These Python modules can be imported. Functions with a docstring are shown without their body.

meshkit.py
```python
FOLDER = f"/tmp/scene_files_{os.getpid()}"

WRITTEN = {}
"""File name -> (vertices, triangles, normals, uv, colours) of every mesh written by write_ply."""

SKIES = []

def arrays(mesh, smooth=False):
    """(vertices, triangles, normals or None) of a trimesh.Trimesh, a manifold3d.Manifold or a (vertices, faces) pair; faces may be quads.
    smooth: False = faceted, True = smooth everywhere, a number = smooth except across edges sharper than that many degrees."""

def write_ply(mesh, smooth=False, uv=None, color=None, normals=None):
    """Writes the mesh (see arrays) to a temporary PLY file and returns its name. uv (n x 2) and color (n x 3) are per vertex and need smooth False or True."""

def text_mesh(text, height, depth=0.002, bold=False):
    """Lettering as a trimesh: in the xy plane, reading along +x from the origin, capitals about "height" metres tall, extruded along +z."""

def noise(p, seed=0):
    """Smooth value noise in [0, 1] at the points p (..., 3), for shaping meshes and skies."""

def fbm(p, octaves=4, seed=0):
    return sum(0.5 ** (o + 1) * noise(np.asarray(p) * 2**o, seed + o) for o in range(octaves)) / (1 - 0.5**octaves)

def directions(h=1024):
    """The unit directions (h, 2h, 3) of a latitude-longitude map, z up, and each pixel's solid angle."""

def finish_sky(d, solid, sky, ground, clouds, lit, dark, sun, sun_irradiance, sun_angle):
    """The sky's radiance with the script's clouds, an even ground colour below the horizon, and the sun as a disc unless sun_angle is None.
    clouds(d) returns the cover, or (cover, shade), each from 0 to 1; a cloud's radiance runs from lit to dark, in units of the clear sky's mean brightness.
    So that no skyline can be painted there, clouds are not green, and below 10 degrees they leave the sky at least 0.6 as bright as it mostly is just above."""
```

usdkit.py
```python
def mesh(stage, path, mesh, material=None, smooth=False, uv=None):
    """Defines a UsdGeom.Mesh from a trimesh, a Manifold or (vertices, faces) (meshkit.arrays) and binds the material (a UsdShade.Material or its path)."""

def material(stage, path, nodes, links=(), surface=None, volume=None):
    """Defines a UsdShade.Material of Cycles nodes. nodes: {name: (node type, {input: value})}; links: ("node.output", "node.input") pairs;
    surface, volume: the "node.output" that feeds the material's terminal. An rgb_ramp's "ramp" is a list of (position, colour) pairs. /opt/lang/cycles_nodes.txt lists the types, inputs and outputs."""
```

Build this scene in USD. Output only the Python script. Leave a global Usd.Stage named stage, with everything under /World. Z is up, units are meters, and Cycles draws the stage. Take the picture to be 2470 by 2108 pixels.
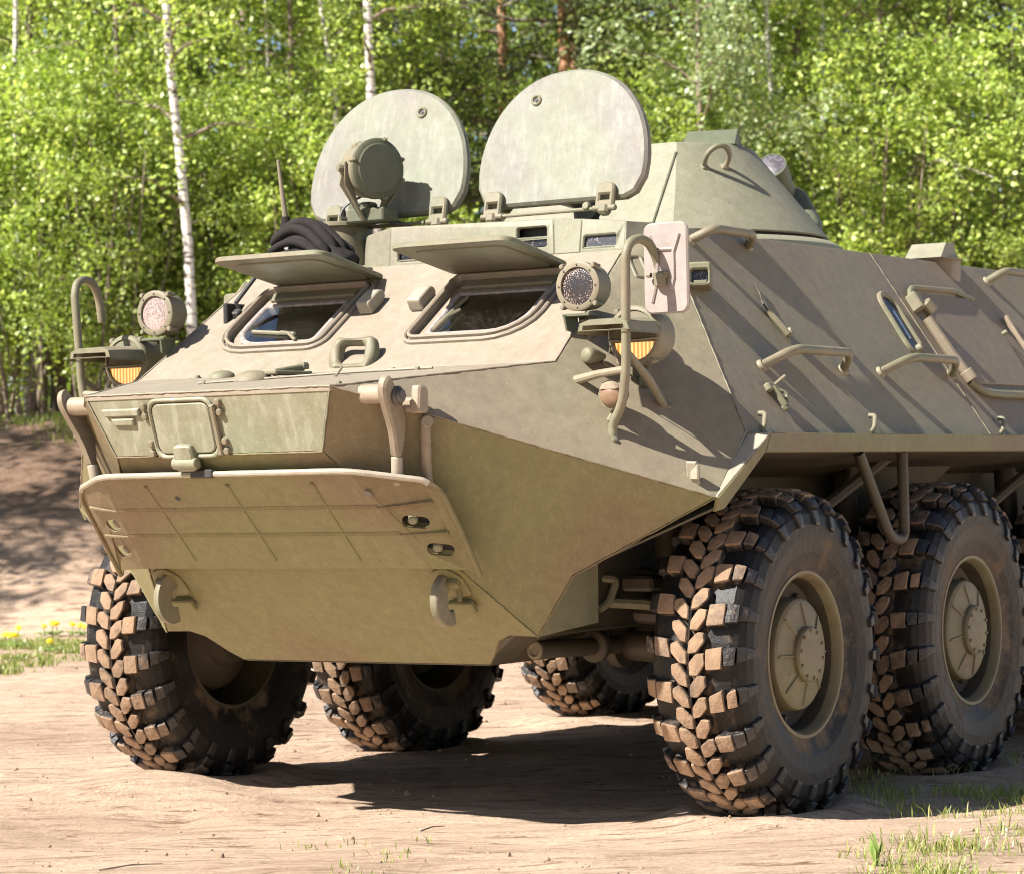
import math
import numpy as np
import trimesh
from shapely.geometry import Polygon
from pxr import Usd, UsdGeom, UsdLux, UsdShade, Gf, Sdf, Vt
import usdkit
import meshkit

stage = Usd.Stage.CreateInMemory()
UsdGeom.SetStageUpAxis(stage, 'Z')
UsdGeom.SetStageMetersPerUnit(stage, 1.0)
UsdGeom.Xform.Define(stage, '/World')
UsdGeom.Scope.Define(stage, '/World/Looks')
V = lambda *a: np.array(a, float)


def unit(v):
    v = np.asarray(v, float)
    return v / np.linalg.norm(v)


# ------------------------------------------------------------------ camera, sky, sun
EYE = V(8.257, 5.497, 1.097)
YAW, PITCH, ROLL = 3.7116, 0.0163, -0.0204
FWD = V(math.cos(YAW) * math.cos(PITCH), math.sin(YAW) * math.cos(PITCH), math.sin(PITCH))
_r = unit(np.cross(FWD, [0, 0, 1])); _u = np.cross(_r, FWD)
RIGHT = _r * math.cos(ROLL) + _u * math.sin(ROLL)
UP = -_r * math.sin(ROLL) + _u * math.cos(ROLL)
cam = UsdGeom.Camera.Define(stage, '/World/camera')
cam.AddTransformOp().Set(Gf.Matrix4d(*[float(x) for x in (*RIGHT, 0, *UP, 0, *(-FWD), 0, *EYE, 1)]))
cam.CreateHorizontalApertureAttr(36.0)
cam.CreateFocalLengthAttr(98.87)
cam.CreateFStopAttr(7.2)
cam.CreateFocusDistanceAttr(8.6)
cam.CreateExposureAttr(1.8)

SUN = unit(V(0.64, -0.335, 0.70))
dome = UsdLux.DomeLight.Define(stage, '/World/sky')
dome.GetPrim().SetCustomDataByKey('kind', 'structure')
sky_mat = usdkit.material(stage, '/World/Looks/sky', {
    'sky': ('sky_texture', {'sky_type': 'single_scattering', 'sun_disc': False, 'sun_elevation': math.asin(SUN[2]), 'sun_rotation': math.atan2(SUN[0], SUN[1])}),
    'bg': ('background_shader', {'strength': 0.05})}, [('sky.color', 'bg.color')], surface='bg.background')
UsdShade.MaterialBindingAPI.Apply(dome.GetPrim()).Bind(sky_mat)
sun = UsdLux.DistantLight.Define(stage, '/World/sun')
_x = unit(np.cross([0, 0, 1], SUN)); _y = np.cross(SUN, _x)
sun.AddTransformOp().Set(Gf.Matrix4d(*[float(x) for x in (*_x, 0, *_y, 0, *SUN, 0, 0, 0, 0, 1)]))
sun.CreateIntensityAttr(1.25)
sun.CreateAngleAttr(0.53)
sun.CreateNormalizeAttr(True)
sun.CreateColorAttr(Gf.Vec3f(1.0, 0.95, 0.88))


# ------------------------------------------------------------------ materials
def mat(name, nodes, links, surface='p.BSDF', volume=None):
    return usdkit.material(stage, f'/World/Looks/{name}', nodes, links, surface=surface, volume=volume)


def plain(name, color, rough=0.6, metal=0.0, spec=0.5, bump=0.0, bscale=40.0, vary=0.0, vscale=6.0):
    n = {'p': ('principled_bsdf', {'base_color': color, 'roughness': rough, 'metallic': metal, 'specular_ior_level': spec}),
         'g': ('geometry', {})}
    l = []
    if vary:
        n['n'] = ('noise_texture', {'scale': vscale, 'detail': 5.0, 'roughness': 0.6})
        n['r'] = ('rgb_ramp', {'ramp': [(0.3, tuple(c * (1 - vary) for c in color)), (0.7, tuple(min(1, c * (1 + vary)) for c in color))]})
        l += [('g.position', 'n.vector'), ('n.fac', 'r.fac'), ('r.color', 'p.base_color')]
    if bump:
        n['bn'] = ('noise_texture', {'scale': bscale, 'detail': 4.0, 'roughness': 0.6})
        n['b'] = ('bump', {'strength': 1.0, 'distance': bump})
        l += [('g.position', 'bn.vector'), ('bn.fac', 'b.height'), ('b.normal', 'p.normal')]
    return mat(name, n, l)


def paint(name, green, brown, dust, patch=1.1, cut=0.5, dusty=0.4, streak=0.0, speck=0.25, rough=0.62, seed=(0, 0, 0), camo=1.0, stretch=(70, 70, 6)):
    n = {'g': ('geometry', {}), 'm0': ('mapping', {'location': seed}),
         'n1': ('noise_texture', {'scale': patch, 'detail': 2.5, 'roughness': 0.5}),
         'r1': ('rgb_ramp', {'ramp': [(cut - 0.07, (0, 0, 0)), (cut + 0.07, (camo,) * 3)]}),
         'n2': ('noise_texture', {'scale': 7.0, 'detail': 6.0, 'roughness': 0.68}),
         'r2': ('rgb_ramp', {'ramp': [(0.36, (0, 0, 0)), (0.66, (dusty,) * 3)]}),
         'ms': ('mapping', {'scale': stretch}),
         'n3': ('noise_texture', {'scale': 1.0, 'detail': 4.0, 'roughness': 0.6}),
         'r3': ('rgb_ramp', {'ramp': [(0.5, (0, 0, 0)), (0.66, (streak,) * 3)]}),
         'n4': ('noise_texture', {'scale': 130.0, 'detail': 3.0, 'roughness': 0.7}),
         'r4': ('rgb_ramp', {'ramp': [(0.56, (0, 0, 0)), (0.68, (speck,) * 3)]}),
         'n5': ('noise_texture', {'scale': 26.0, 'detail': 5.0, 'roughness': 0.62}),
         'r5': ('rgb_ramp', {'ramp': [(0.34, (0.90, 0.89, 0.875)), (0.66, (1.07, 1.07, 1.07))]}),
         'c1': ('mix', {'color1': green, 'color2': brown}), 'c2': ('mix', {'color2': dust}),
         'c3': ('mix', {'color2': tuple(min(1, x * 1.3) for x in dust)}), 'c4': ('mix', {'color2': tuple(min(1, x * 1.35) for x in dust)}),
         'c5': ('mix', {'mix_type': 'multiply', 'fac': 1.0}),
         'n6': ('noise_texture', {'scale': 33.0, 'detail': 7.0, 'roughness': 0.72}), 'r6': ('rgb_ramp', {'ramp': [(0.655, (1, 1, 1)), (0.70, (0.55, 0.46, 0.40))]}), 'x6': ('mix', {'mix_type': 'multiply', 'fac': 0.85}),
         'rr': ('map_range', {'from_min': 0.3, 'from_max': 0.7, 'to_min': rough - 0.12, 'to_max': rough + 0.12}),
         'b': ('bump', {'strength': 0.6, 'distance': 0.0012}),
         'p': ('principled_bsdf', {'roughness': rough, 'specular_ior_level': 0.35})}
    l = [('g.position', 'm0.vector'), ('m0.vector', 'n1.vector'), ('n1.fac', 'r1.fac'), ('r1.color', 'c1.fac'),
         ('m0.vector', 'n2.vector'), ('n2.fac', 'r2.fac'), ('r2.color', 'c2.fac'), ('c1.color', 'c2.color1'),
         ('g.position', 'ms.vector'), ('ms.vector', 'n3.vector'), ('n3.fac', 'r3.fac'), ('r3.color', 'c3.fac'), ('c2.color', 'c3.color1'),
         ('g.position', 'n4.vector'), ('n4.fac', 'r4.fac'), ('r4.color', 'c4.fac'), ('c3.color', 'c4.color1'),
         ('g.position', 'n5.vector'), ('n5.fac', 'r5.fac'), ('c4.color', 'c5.color1'), ('r5.color', 'c5.color2'),
         ('m0.vector', 'n6.vector'), ('n6.fac', 'r6.fac'), ('c5.color', 'x6.color1'), ('r6.color', 'x6.color2'), ('x6.color', 'p.base_color'), ('n2.fac', 'rr.value'), ('rr.result', 'p.roughness'), ('n5.fac', 'b.height'), ('b.normal', 'p.normal')]
    # links to scalar sockets go through rgb_to_bw
    l2 = []
    for a, b in l:
        if b.endswith('.fac') and b[0] == 'c':
            k = 'w' + b[1]
            n[k] = ('rgb_to_bw', {})
            l2 += [(a, k + '.color'), (k + '.val', b)]
        else:
            l2.append((a, b))
    return mat(name, n, l2)


GREEN, BROWN, DUST = (0.098, 0.090, 0.033), (0.094, 0.067, 0.033), (0.145, 0.118, 0.062)
M = {}
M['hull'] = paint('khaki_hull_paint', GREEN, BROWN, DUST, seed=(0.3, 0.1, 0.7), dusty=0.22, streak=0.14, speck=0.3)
M['glacis'] = paint('dusty_glacis_paint', (0.1645, 0.1397, 0.1032), (0.1707, 0.1378, 0.1032), (0.2080, 0.1689, 0.1298), dusty=0.3, speck=0.35)
M['side'] = paint('brownish_side_paint', (0.1527, 0.1360, 0.0898), (0.1450, 0.1170, 0.0822), (0.2061, 0.1724, 0.1180), patch=0.8, dusty=0.3, seed=(3.1, 0.4, 0.2))
M['nose'] = paint('streaked_nose_paint', (0.1189, 0.1290, 0.0774), (0.1348, 0.1221, 0.0774), (0.1863, 0.1850, 0.1420), streak=0.42, speck=0.35, seed=(1.5, 2.2, 0.3), stretch=(26, 26, 2.4))
M['lid'] = paint('pale_green_lid_paint', (0.112, 0.121, 0.084), (0.104, 0.098, 0.084), (0.150, 0.138, 0.116), patch=2.2, cut=0.53, dusty=0.4, streak=0.36, speck=0.3, seed=(0.2, 0.9, 0.5), stretch=(44, 44, 4.5))
M['turret'] = paint('turret_paint', (0.1312, 0.1312, 0.0864), (0.1376, 0.1229, 0.0909), (0.1920, 0.1696, 0.1280), dusty=0.3, speck=0.45)
M['fitting'] = paint('green_fitting_paint', (0.0960, 0.0992, 0.0589), (0.1184, 0.1024, 0.0672), (0.1792, 0.1440, 0.0960), patch=4.0, dusty=0.4, speck=0.12)
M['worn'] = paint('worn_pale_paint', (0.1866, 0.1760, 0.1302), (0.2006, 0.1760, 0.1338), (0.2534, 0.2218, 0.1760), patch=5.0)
M['dust_pink'] = paint('pinkish_dusty_paint', (0.1888, 0.1583, 0.1415), (0.1997, 0.1668, 0.1502), (0.2299, 0.1979, 0.1791), dusty=0.4, speck=0.15)
M['worn_brown'] = paint('worn_sandy_paint', (0.1804, 0.1456, 0.1017), (0.1870, 0.1476, 0.1050), (0.2296, 0.1837, 0.1312), patch=4.0)
M['cover'] = paint('dark_green_cover_paint', (0.0612, 0.0706, 0.0418), (0.0662, 0.0691, 0.0418), (0.0936, 0.0936, 0.0612), dusty=0.2, speck=0.08)
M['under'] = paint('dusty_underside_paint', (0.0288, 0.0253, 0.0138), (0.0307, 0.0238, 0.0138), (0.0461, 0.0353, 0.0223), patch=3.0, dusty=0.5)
M['rimpaint'] = paint('muddy_rim_paint', (0.1030, 0.0918, 0.0462), (0.1030, 0.0800, 0.0427), (0.1435, 0.1147, 0.0652), patch=5.0, dusty=0.7)
M['black'] = plain('black_void', (0.012, 0.011, 0.010), 0.7)
M['darkmetal'] = plain('dark_metal', (0.05, 0.046, 0.04), 0.5, vary=0.3)
M['gasket'] = plain('dusty_rubber_gasket', (0.18, 0.152, 0.14), 0.85, vary=0.35, vscale=60, bump=0.001, bscale=150)
M['rubber_arm'] = plain('black_rubber', (0.025, 0.022, 0.022), 0.55)
M['cloth'] = plain('black_padded_cloth', (0.013, 0.0105, 0.010), 0.9, spec=0.2, bump=0.002, bscale=90, vary=0.25, vscale=30)
M['chrome'] = plain('bright_buckle', (0.6, 0.6, 0.6), 0.25, metal=1.0)
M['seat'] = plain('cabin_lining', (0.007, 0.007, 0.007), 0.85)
# amber ribbed lamp glass
M['amber'] = mat('amber_lens', {
    'g': ('geometry', {}), 'mp': ('mapping', {'scale': (0, 1, 0)}),
    'w': ('wave_texture', {'wave_type': 'bands', 'bands_direction': 'y', 'scale': 22.0}),
    'r': ('rgb_ramp', {'ramp': [(0.0, (0.55, 0.20, 0.03)), (0.5, (0.80, 0.40, 0.10)), (1.0, (0.95, 0.62, 0.25))]}),
    'b': ('bump', {'strength': 0.8, 'distance': 0.004}),
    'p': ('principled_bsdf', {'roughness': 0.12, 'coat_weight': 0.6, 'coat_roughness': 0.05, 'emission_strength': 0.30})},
    [('g.position', 'mp.vector'), ('mp.vector', 'w.vector'), ('w.fac', 'r.fac'), ('r.color', 'p.base_color'), ('r.color', 'p.emission_color'), ('w.fac', 'b.height'), ('b.normal', 'p.normal')])


M['amber_dusty'] = plain('dusty_amber_lens', (0.15, 0.092, 0.055), 0.35, vary=0.25, vscale=30)


def speckled(name, dark, light, cut, scale=170.0, edge=0.0):
    return mat(name, {'g': ('geometry', {}), 'n': ('noise_texture', {'scale': scale, 'detail': 2.0, 'roughness': 0.6}),
                      'n2': ('noise_texture', {'scale': 9.0, 'detail': 2.0}), 'at': ('attribute', {'attribute': 'edge'}),
                      'e': ('math', {'math_type': 'multiply_add', 'value2': edge, 'value3': 0.0}),
                      'a': ('math', {'math_type': 'multiply_add', 'value2': 0.4, 'value3': -0.2}), 'ad': ('math', {'math_type': 'add'}), 'ae': ('math', {'math_type': 'add'}),
                      'r': ('rgb_ramp', {'ramp': [(cut - 0.03, dark), (cut + 0.03, light)]}),
                      'p': ('principled_bsdf', {'roughness': 0.3})},
               [('g.position', 'n.vector'), ('g.position', 'n2.vector'), ('n2.fac', 'a.value1'), ('a.value', 'ad.value1'), ('at.fac', 'e.value1'),
                ('n.fac', 'ad.value2'), ('ad.value', 'ae.value1'), ('e.value', 'ae.value2'), ('ae.value', 'r.fac'), ('r.color', 'p.base_color')])


M['ir_dark'] = speckled('speckled_black_lens', (0.012, 0.010, 0.012), (0.30, 0.22, 0.185), 0.67, 210.0, 0.14)
M['ir_dusty'] = speckled('dusty_grey_lens', (0.13, 0.098, 0.09), (0.27, 0.205, 0.185), 0.46)
M['port'] = speckled('speckled_dark_glass', (0.006, 0.006, 0.009), (0.16, 0.13, 0.13), 0.63, 150.0)
M['lens_grey'] = speckled('dusty_violet_lens', (0.05, 0.045, 0.052), (0.085, 0.078, 0.085), 0.5, 60.0)
M['glass'] = mat('window_glass', {
    'f': ('fresnel', {'IOR': 2.6}), 't': ('transparent_bsdf', {'color': (0.75, 0.78, 0.76)}),
    'gl': ('glossy_bsdf', {'roughness': 0.015, 'color': (1, 1, 1)}),
    'g': ('geometry', {}), 'n': ('noise_texture', {'scale': 55.0, 'detail': 5.0, 'roughness': 0.7}),
    'r': ('rgb_ramp', {'ramp': [(0.52, (0, 0, 0)), (0.85, (0.05,) * 3)]}), 'bw': ('rgb_to_bw', {}),
    'd': ('diffuse_bsdf', {'color': (0.45, 0.4, 0.36)}),
    'm1': ('mix_closure', {}), 'm2': ('mix_closure', {})},
    [('f.fac', 'm1.fac'), ('t.BSDF', 'm1.closure1'), ('gl.BSDF', 'm1.closure2'),
     ('g.position', 'n.vector'), ('n.fac', 'r.fac'), ('r.color', 'bw.color'), ('bw.val', 'm2.fac'), ('m1.closure', 'm2.closure1'), ('d.BSDF', 'm2.closure2')], surface='m2.closure')
M['mirror'] = plain('mirror_glass', (0.8, 0.8, 0.8), 0.03, metal=1.0)


def attr_mix(name, attr, low, high, rough_low, rough_high, noise_scale=40.0, noise_amt=0.5, bump=0.002, bscale=90.0, spec=0.45):
    """Two colours mixed by a per-vertex amount and broken up by noise: mud on rubber."""
    n = {'a': ('attribute', {'attribute': attr}), 'g': ('geometry', {}),
         'n': ('noise_texture', {'scale': noise_scale, 'detail': 5.0, 'roughness': 0.65}),
         's': ('math', {'math_type': 'subtract', 'value2': 0.5}), 'k': ('math', {'math_type': 'multiply', 'value2': noise_amt * 4}),
         'ad': ('math', {'math_type': 'add', 'use_clamp': True}), 'mr': ('map_range', {'from_min': 0.25, 'from_max': 0.75, 'to_min': 0.0, 'to_max': 1.0, 'clamp': True}),
         'c': ('mix', {'color1': low, 'color2': high}), 'n2': ('noise_texture', {'scale': 18.0, 'detail': 4.0}),
         'r2': ('rgb_ramp', {'ramp': [(0.3, (0.75, 0.73, 0.70)), (0.7, (1.15, 1.13, 1.1))]}), 'c2': ('mix', {'mix_type': 'multiply', 'fac': 1.0}),
         'rr': ('map_range', {'from_min': 0.0, 'from_max': 1.0, 'to_min': rough_low, 'to_max': rough_high}),
         'bn': ('noise_texture', {'scale': bscale, 'detail': 4.0, 'roughness': 0.65}),
         'b': ('bump', {'strength': 0.8, 'distance': bump}), 'p': ('principled_bsdf', {'specular_ior_level': spec})}
    l = [('g.position', 'n.vector'), ('n.fac', 's.value1'), ('s.value', 'k.value1'), ('a.fac', 'ad.value1'), ('k.value', 'ad.value2'), ('ad.value', 'mr.value'),
         ('mr.result', 'c.fac'), ('g.position', 'n2.vector'), ('n2.fac', 'r2.fac'), ('c.color', 'c2.color1'), ('r2.color', 'c2.color2'), ('c2.color', 'p.base_color'),
         ('mr.result', 'rr.value'), ('rr.result', 'p.roughness'), ('g.position', 'bn.vector'), ('bn.fac', 'b.height'), ('b.normal', 'p.normal')]
    return mat(name, n, l)


MUD = (0.178, 0.118, 0.074)
M['tread'] = attr_mix('muddy_tread_rubber', 'mud', (0.009, 0.008, 0.008), MUD, 0.45, 0.95, noise_scale=34, noise_amt=0.30, bump=0.005)
M['tyre'] = attr_mix('muddy_tyre_rubber', 'mud', (0.006, 0.0053, 0.0047), (0.088, 0.064, 0.042), 0.5, 0.95, noise_scale=7, noise_amt=0.8, bump=0.004, bscale=40, spec=0.22)


def leaf_mat(name, ramp, trans=0.42, rough=0.42, tcol=1.25):
    n = {'a': ('attribute', {'attribute': 'tint'}), 'r': ('rgb_ramp', {'ramp': ramp}), 'oi': ('object_info', {}),
         'hv': ('map_range', {'from_min': 0.0, 'from_max': 1.0, 'to_min': 0.85, 'to_max': 1.18}), 'hs': ('hsv', {'hue': 0.5, 'saturation': 1.0}),
         'p': ('principled_bsdf', {'roughness': rough, 'specular_ior_level': 0.45}),
         'tc': ('mix', {'mix_type': 'multiply', 'fac': 1.0, 'color2': (tcol, tcol * 1.05, tcol * 0.55)}), 't': ('translucent_bsdf', {}), 'm': ('mix_closure', {'fac': trans})}
    l = [('a.fac', 'r.fac'), ('r.color', 'hs.color'), ('oi.random', 'hv.value'), ('hv.result', 'hs.value'), ('hs.color', 'p.base_color'),
         ('hs.color', 'tc.color1'), ('tc.color', 't.color'), ('p.BSDF', 'm.closure1'), ('t.BSDF', 'm.closure2')]
    return mat(name, n, l, surface='m.closure')


M['leaf'] = leaf_mat('birch_leaf', [(0.0, (0.1131, 0.1754, 0.0366)), (0.4, (0.2461, 0.3313, 0.0673)), (0.75, (0.3724, 0.4482, 0.1100)), (1.0, (0.5719, 0.6106, 0.2687))])
M['leaf_dark'] = leaf_mat('dark_leaf', [(0.0, (0.0746, 0.1150, 0.0274)), (0.5, (0.1762, 0.2362, 0.0558)), (1.0, (0.3254, 0.3704, 0.1056))])
M['leaf_grey'] = leaf_mat('silvery_leaf', [(0.0, (0.1215, 0.1762, 0.0712)), (0.5, (0.2308, 0.2976, 0.1306)), (1.0, (0.4010, 0.4617, 0.2612))], trans=0.3)
M['needle'] = leaf_mat('pine_needle', [(0.0, (0.0531, 0.0765, 0.0306)), (0.5, (0.0956, 0.1224, 0.0459)), (1.0, (0.1594, 0.1734, 0.0612))], trans=0.15, rough=0.5)
M['grass'] = leaf_mat('grass_blade', [(0.0, (0.08, 0.115, 0.022)), (0.45, (0.165, 0.205, 0.045)), (0.7, (0.25, 0.265, 0.075)), (1.0, (0.36, 0.30, 0.17))], trans=0.35)
M['petal'] = plain('dandelion_yellow', (0.85, 0.62, 0.01), 0.6)
M['stalk'] = plain('green_stalk', (0.13, 0.2, 0.04), 0.6)
M['bark_birch'] = mat('birch_bark', {
    'g': ('geometry', {}), 'mp': ('mapping', {'scale': (5, 5, 26)}), 'n': ('noise_texture', {'scale': 1.0, 'detail': 4.0, 'roughness': 0.6}),
    'r': ('rgb_ramp', {'ramp': [(0.40, (0.05, 0.042, 0.036)), (0.47, (0.42, 0.39, 0.35)), (0.7, (0.56, 0.53, 0.485))]}),
    'b': ('bump', {'strength': 0.5, 'distance': 0.01}), 'p': ('principled_bsdf', {'roughness': 0.7})},
    [('g.position', 'mp.vector'), ('mp.vector', 'n.vector'), ('n.fac', 'r.fac'), ('r.color', 'p.base_color'), ('n.fac', 'b.height'), ('b.normal', 'p.normal')])
M['bark'] = plain('grey_brown_bark', (0.15, 0.115, 0.085), 0.85, bump=0.015, bscale=25, vary=0.5, vscale=8)
M['bark_pine'] = plain('orange_pine_bark', (0.36, 0.19, 0.10), 0.85, bump=0.02, bscale=18, vary=0.4, vscale=7)

# sand: pale dry crust, darker scuffs running across, wet patches near the tyres
_rz = math.atan2(_r[1], _r[0])
M['sand'] = mat('sand_ground', {
    'g': ('geometry', {}), 'mp': ('mapping', {'rotation': (0, 0, -_rz), 'scale': (1.0, 1.0, 1.0)}), 'st': ('mapping', {'scale': (0.9, 4.0, 1.0)}),
    'n1': ('noise_texture', {'scale': 0.55, 'detail': 4.0, 'roughness': 0.55}), 'r1': ('rgb_ramp', {'ramp': [(0.3, (0.45, 0.32, 0.23)), (0.55, (0.60, 0.45, 0.335)), (0.8, (0.66, 0.515, 0.395))]}),
    'n2': ('noise_texture', {'scale': 3.0, 'detail': 9.0, 'roughness': 0.7, 'distortion': 0.6}), 'r2': ('rgb_ramp', {'ramp': [(0.33, (0.45, 0.39, 0.35)), (0.42, (0.82, 0.79, 0.76)), (0.58, (1.06, 1.05, 1.04))]}),
    'n3': ('noise_texture', {'scale': 60.0, 'detail': 5.0, 'roughness': 0.7}), 'r3': ('rgb_ramp', {'ramp': [(0.3, (0.78, 0.76, 0.74)), (0.6, (1.06, 1.06, 1.06))]}),
    'sz': ('separate_xyz', {}), 'mz': ('map_range', {'from_min': 0.25, 'from_max': 1.1, 'to_min': 0.0, 'to_max': 1.0, 'clamp': True}), 'cb': ('mix', {'color2': (0.23, 0.155, 0.11)}), 'c1': ('mix', {'mix_type': 'multiply', 'fac': 0.85}), 'c2': ('mix', {'mix_type': 'multiply', 'fac': 0.8}),
    'vz': ('noise_texture', {'scale': 4.5, 'detail': 7.0, 'roughness': 0.75, 'distortion': 0.8}), 'rv': ('rgb_ramp', {'ramp': [(0.37, (0.40, 0.32, 0.27)), (0.46, (1, 1, 1))]}), 'c3': ('mix', {'mix_type': 'multiply', 'fac': 0.9}),
    'bs': ('noise_texture', {'scale': 18.0, 'detail': 9.0, 'roughness': 0.76}), 'b1': ('bump', {'strength': 1.0, 'distance': 0.05}), 'b2': ('bump', {'strength': 0.9, 'distance': 0.07}),
    'p': ('principled_bsdf', {'roughness': 0.95, 'specular_ior_level': 0.15})},
    [('g.position', 'mp.vector'), ('mp.vector', 'st.vector'), ('mp.vector', 'n1.vector'), ('n1.fac', 'r1.fac'), ('st.vector', 'n2.vector'), ('n2.fac', 'r2.fac'),
     ('g.position', 'n3.vector'), ('n3.fac', 'r3.fac'), ('g.position', 'sz.vector'), ('sz.z', 'mz.value'), ('mz.result', 'cb.fac'), ('r1.color', 'cb.color1'), ('cb.color', 'c1.color1'), ('r2.color', 'c1.color2'), ('c1.color', 'c2.color1'), ('r3.color', 'c2.color2'),
     ('st.vector', 'vz.vector'), ('vz.fac', 'rv.fac'), ('c2.color', 'c3.color1'), ('rv.color', 'c3.color2'), ('c3.color', 'p.base_color'), ('n2.fac', 'b2.height'), ('b2.normal', 'b1.normal'), ('bs.fac', 'b1.height'), ('g.position', 'bs.vector'), ('b1.normal', 'p.normal')])
M['clod'] = plain('soil_crumb', (0.20, 0.135, 0.09), 0.95, vary=0.3, vscale=20)
M['litter'] = plain('forest_floor_litter', (0.20, 0.14, 0.085), 0.95, vary=0.5, vscale=3, bump=0.03, bscale=20)


# ------------------------------------------------------------------ scene-graph helpers
_used = {}


def numbered(parent, name):
    k = (parent, name)
    n = _used.get(k, -1) + 1
    _used[k] = n
    return f'{parent}/{name}' if n == 0 else f'{parent}/{name}_{n:03d}'


def tag(prim, label=None, category=None, group=None, kind=None):
    for k, v in (('label', label), ('category', category), ('group', group), ('kind', kind)):
        if v:
            prim.SetCustomDataByKey(k, v)


def xf(name, parent='/World', loc=None, **kw):
    x = UsdGeom.Xform.Define(stage, numbered(parent, name))
    if loc is not None:
        x.AddTranslateOp().Set(Gf.Vec3d(*[float(c) for c in loc]))
    tag(x.GetPrim(), **kw)
    return str(x.GetPath())


def obj(name, mesh, m, parent='/World', smooth=35, attrs=None, label=None, category=None, group=None, kind=None):
    path = numbered(parent, name)
    if isinstance(mesh, list):
        mesh = trimesh.util.concatenate(mesh)
    p = usdkit.mesh(stage, path, mesh, M[m] if isinstance(m, str) else m, smooth=False if attrs else smooth)
    for k, v in (attrs or {}).items():
        UsdGeom.PrimvarsAPI(p).CreatePrimvar(k, Sdf.ValueTypeNames.FloatArray, 'vertex').Set(Vt.FloatArray.FromNumpy(np.asarray(v, np.float32)))
    tag(p.GetPrim(), label, category, group, kind)
    return path


def ref(src, name, loc, rotz=0.0, scale=1.0, zs=1.0, label=None, category=None, group=None):
    x = UsdGeom.Xform.Define(stage, numbered('/World', name))
    x.AddTranslateOp().Set(Gf.Vec3d(*[float(c) for c in loc])); x.AddRotateZOp().Set(float(rotz)); x.AddScaleOp().Set(Gf.Vec3f(scale, scale, scale * zs))
    x.GetPrim().GetReferences().AddInternalReference(src)
    x.GetPrim().SetInstanceable(True)
    tag(x.GetPrim(), label, category, group)
    return str(x.GetPath())


# ------------------------------------------------------------------ mesh helpers
def TM(v, f):
    return trimesh.Trimesh(np.asarray(v, float), np.asarray(f, int), process=False)


def axes(n, hint=(0, 0, 1)):
    n = unit(n); h = np.asarray(hint, float)
    if abs(n @ unit(h)) > 0.98:
        h = V(1, 0, 0)
    x = unit(np.cross(h, n)); return x, np.cross(n, x), n


def inset(p, d):
    """Mitred inset of a closed counter-clockwise loop (n x 2)."""
    a, b = np.roll(p, 1, 0), np.roll(p, -1, 0)
    e1, e2 = p - a, b - p
    e1 /= np.linalg.norm(e1, axis=1, keepdims=True) + 1e-12; e2 /= np.linalg.norm(e2, axis=1, keepdims=True) + 1e-12
    n1, n2 = np.stack([-e1[:, 1], e1[:, 0]], 1), np.stack([-e2[:, 1], e2[:, 0]], 1)
    m = n1 + n2
    return p + d * m / np.maximum((1 + (n1 * n2).sum(1, keepdims=True)), 0.25)


def ccw(p):
    x, y = p[:, 0], p[:, 1]
    return p if (x * np.roll(y, -1) - np.roll(x, -1) * y).sum() > 0 else p[::-1]


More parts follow.
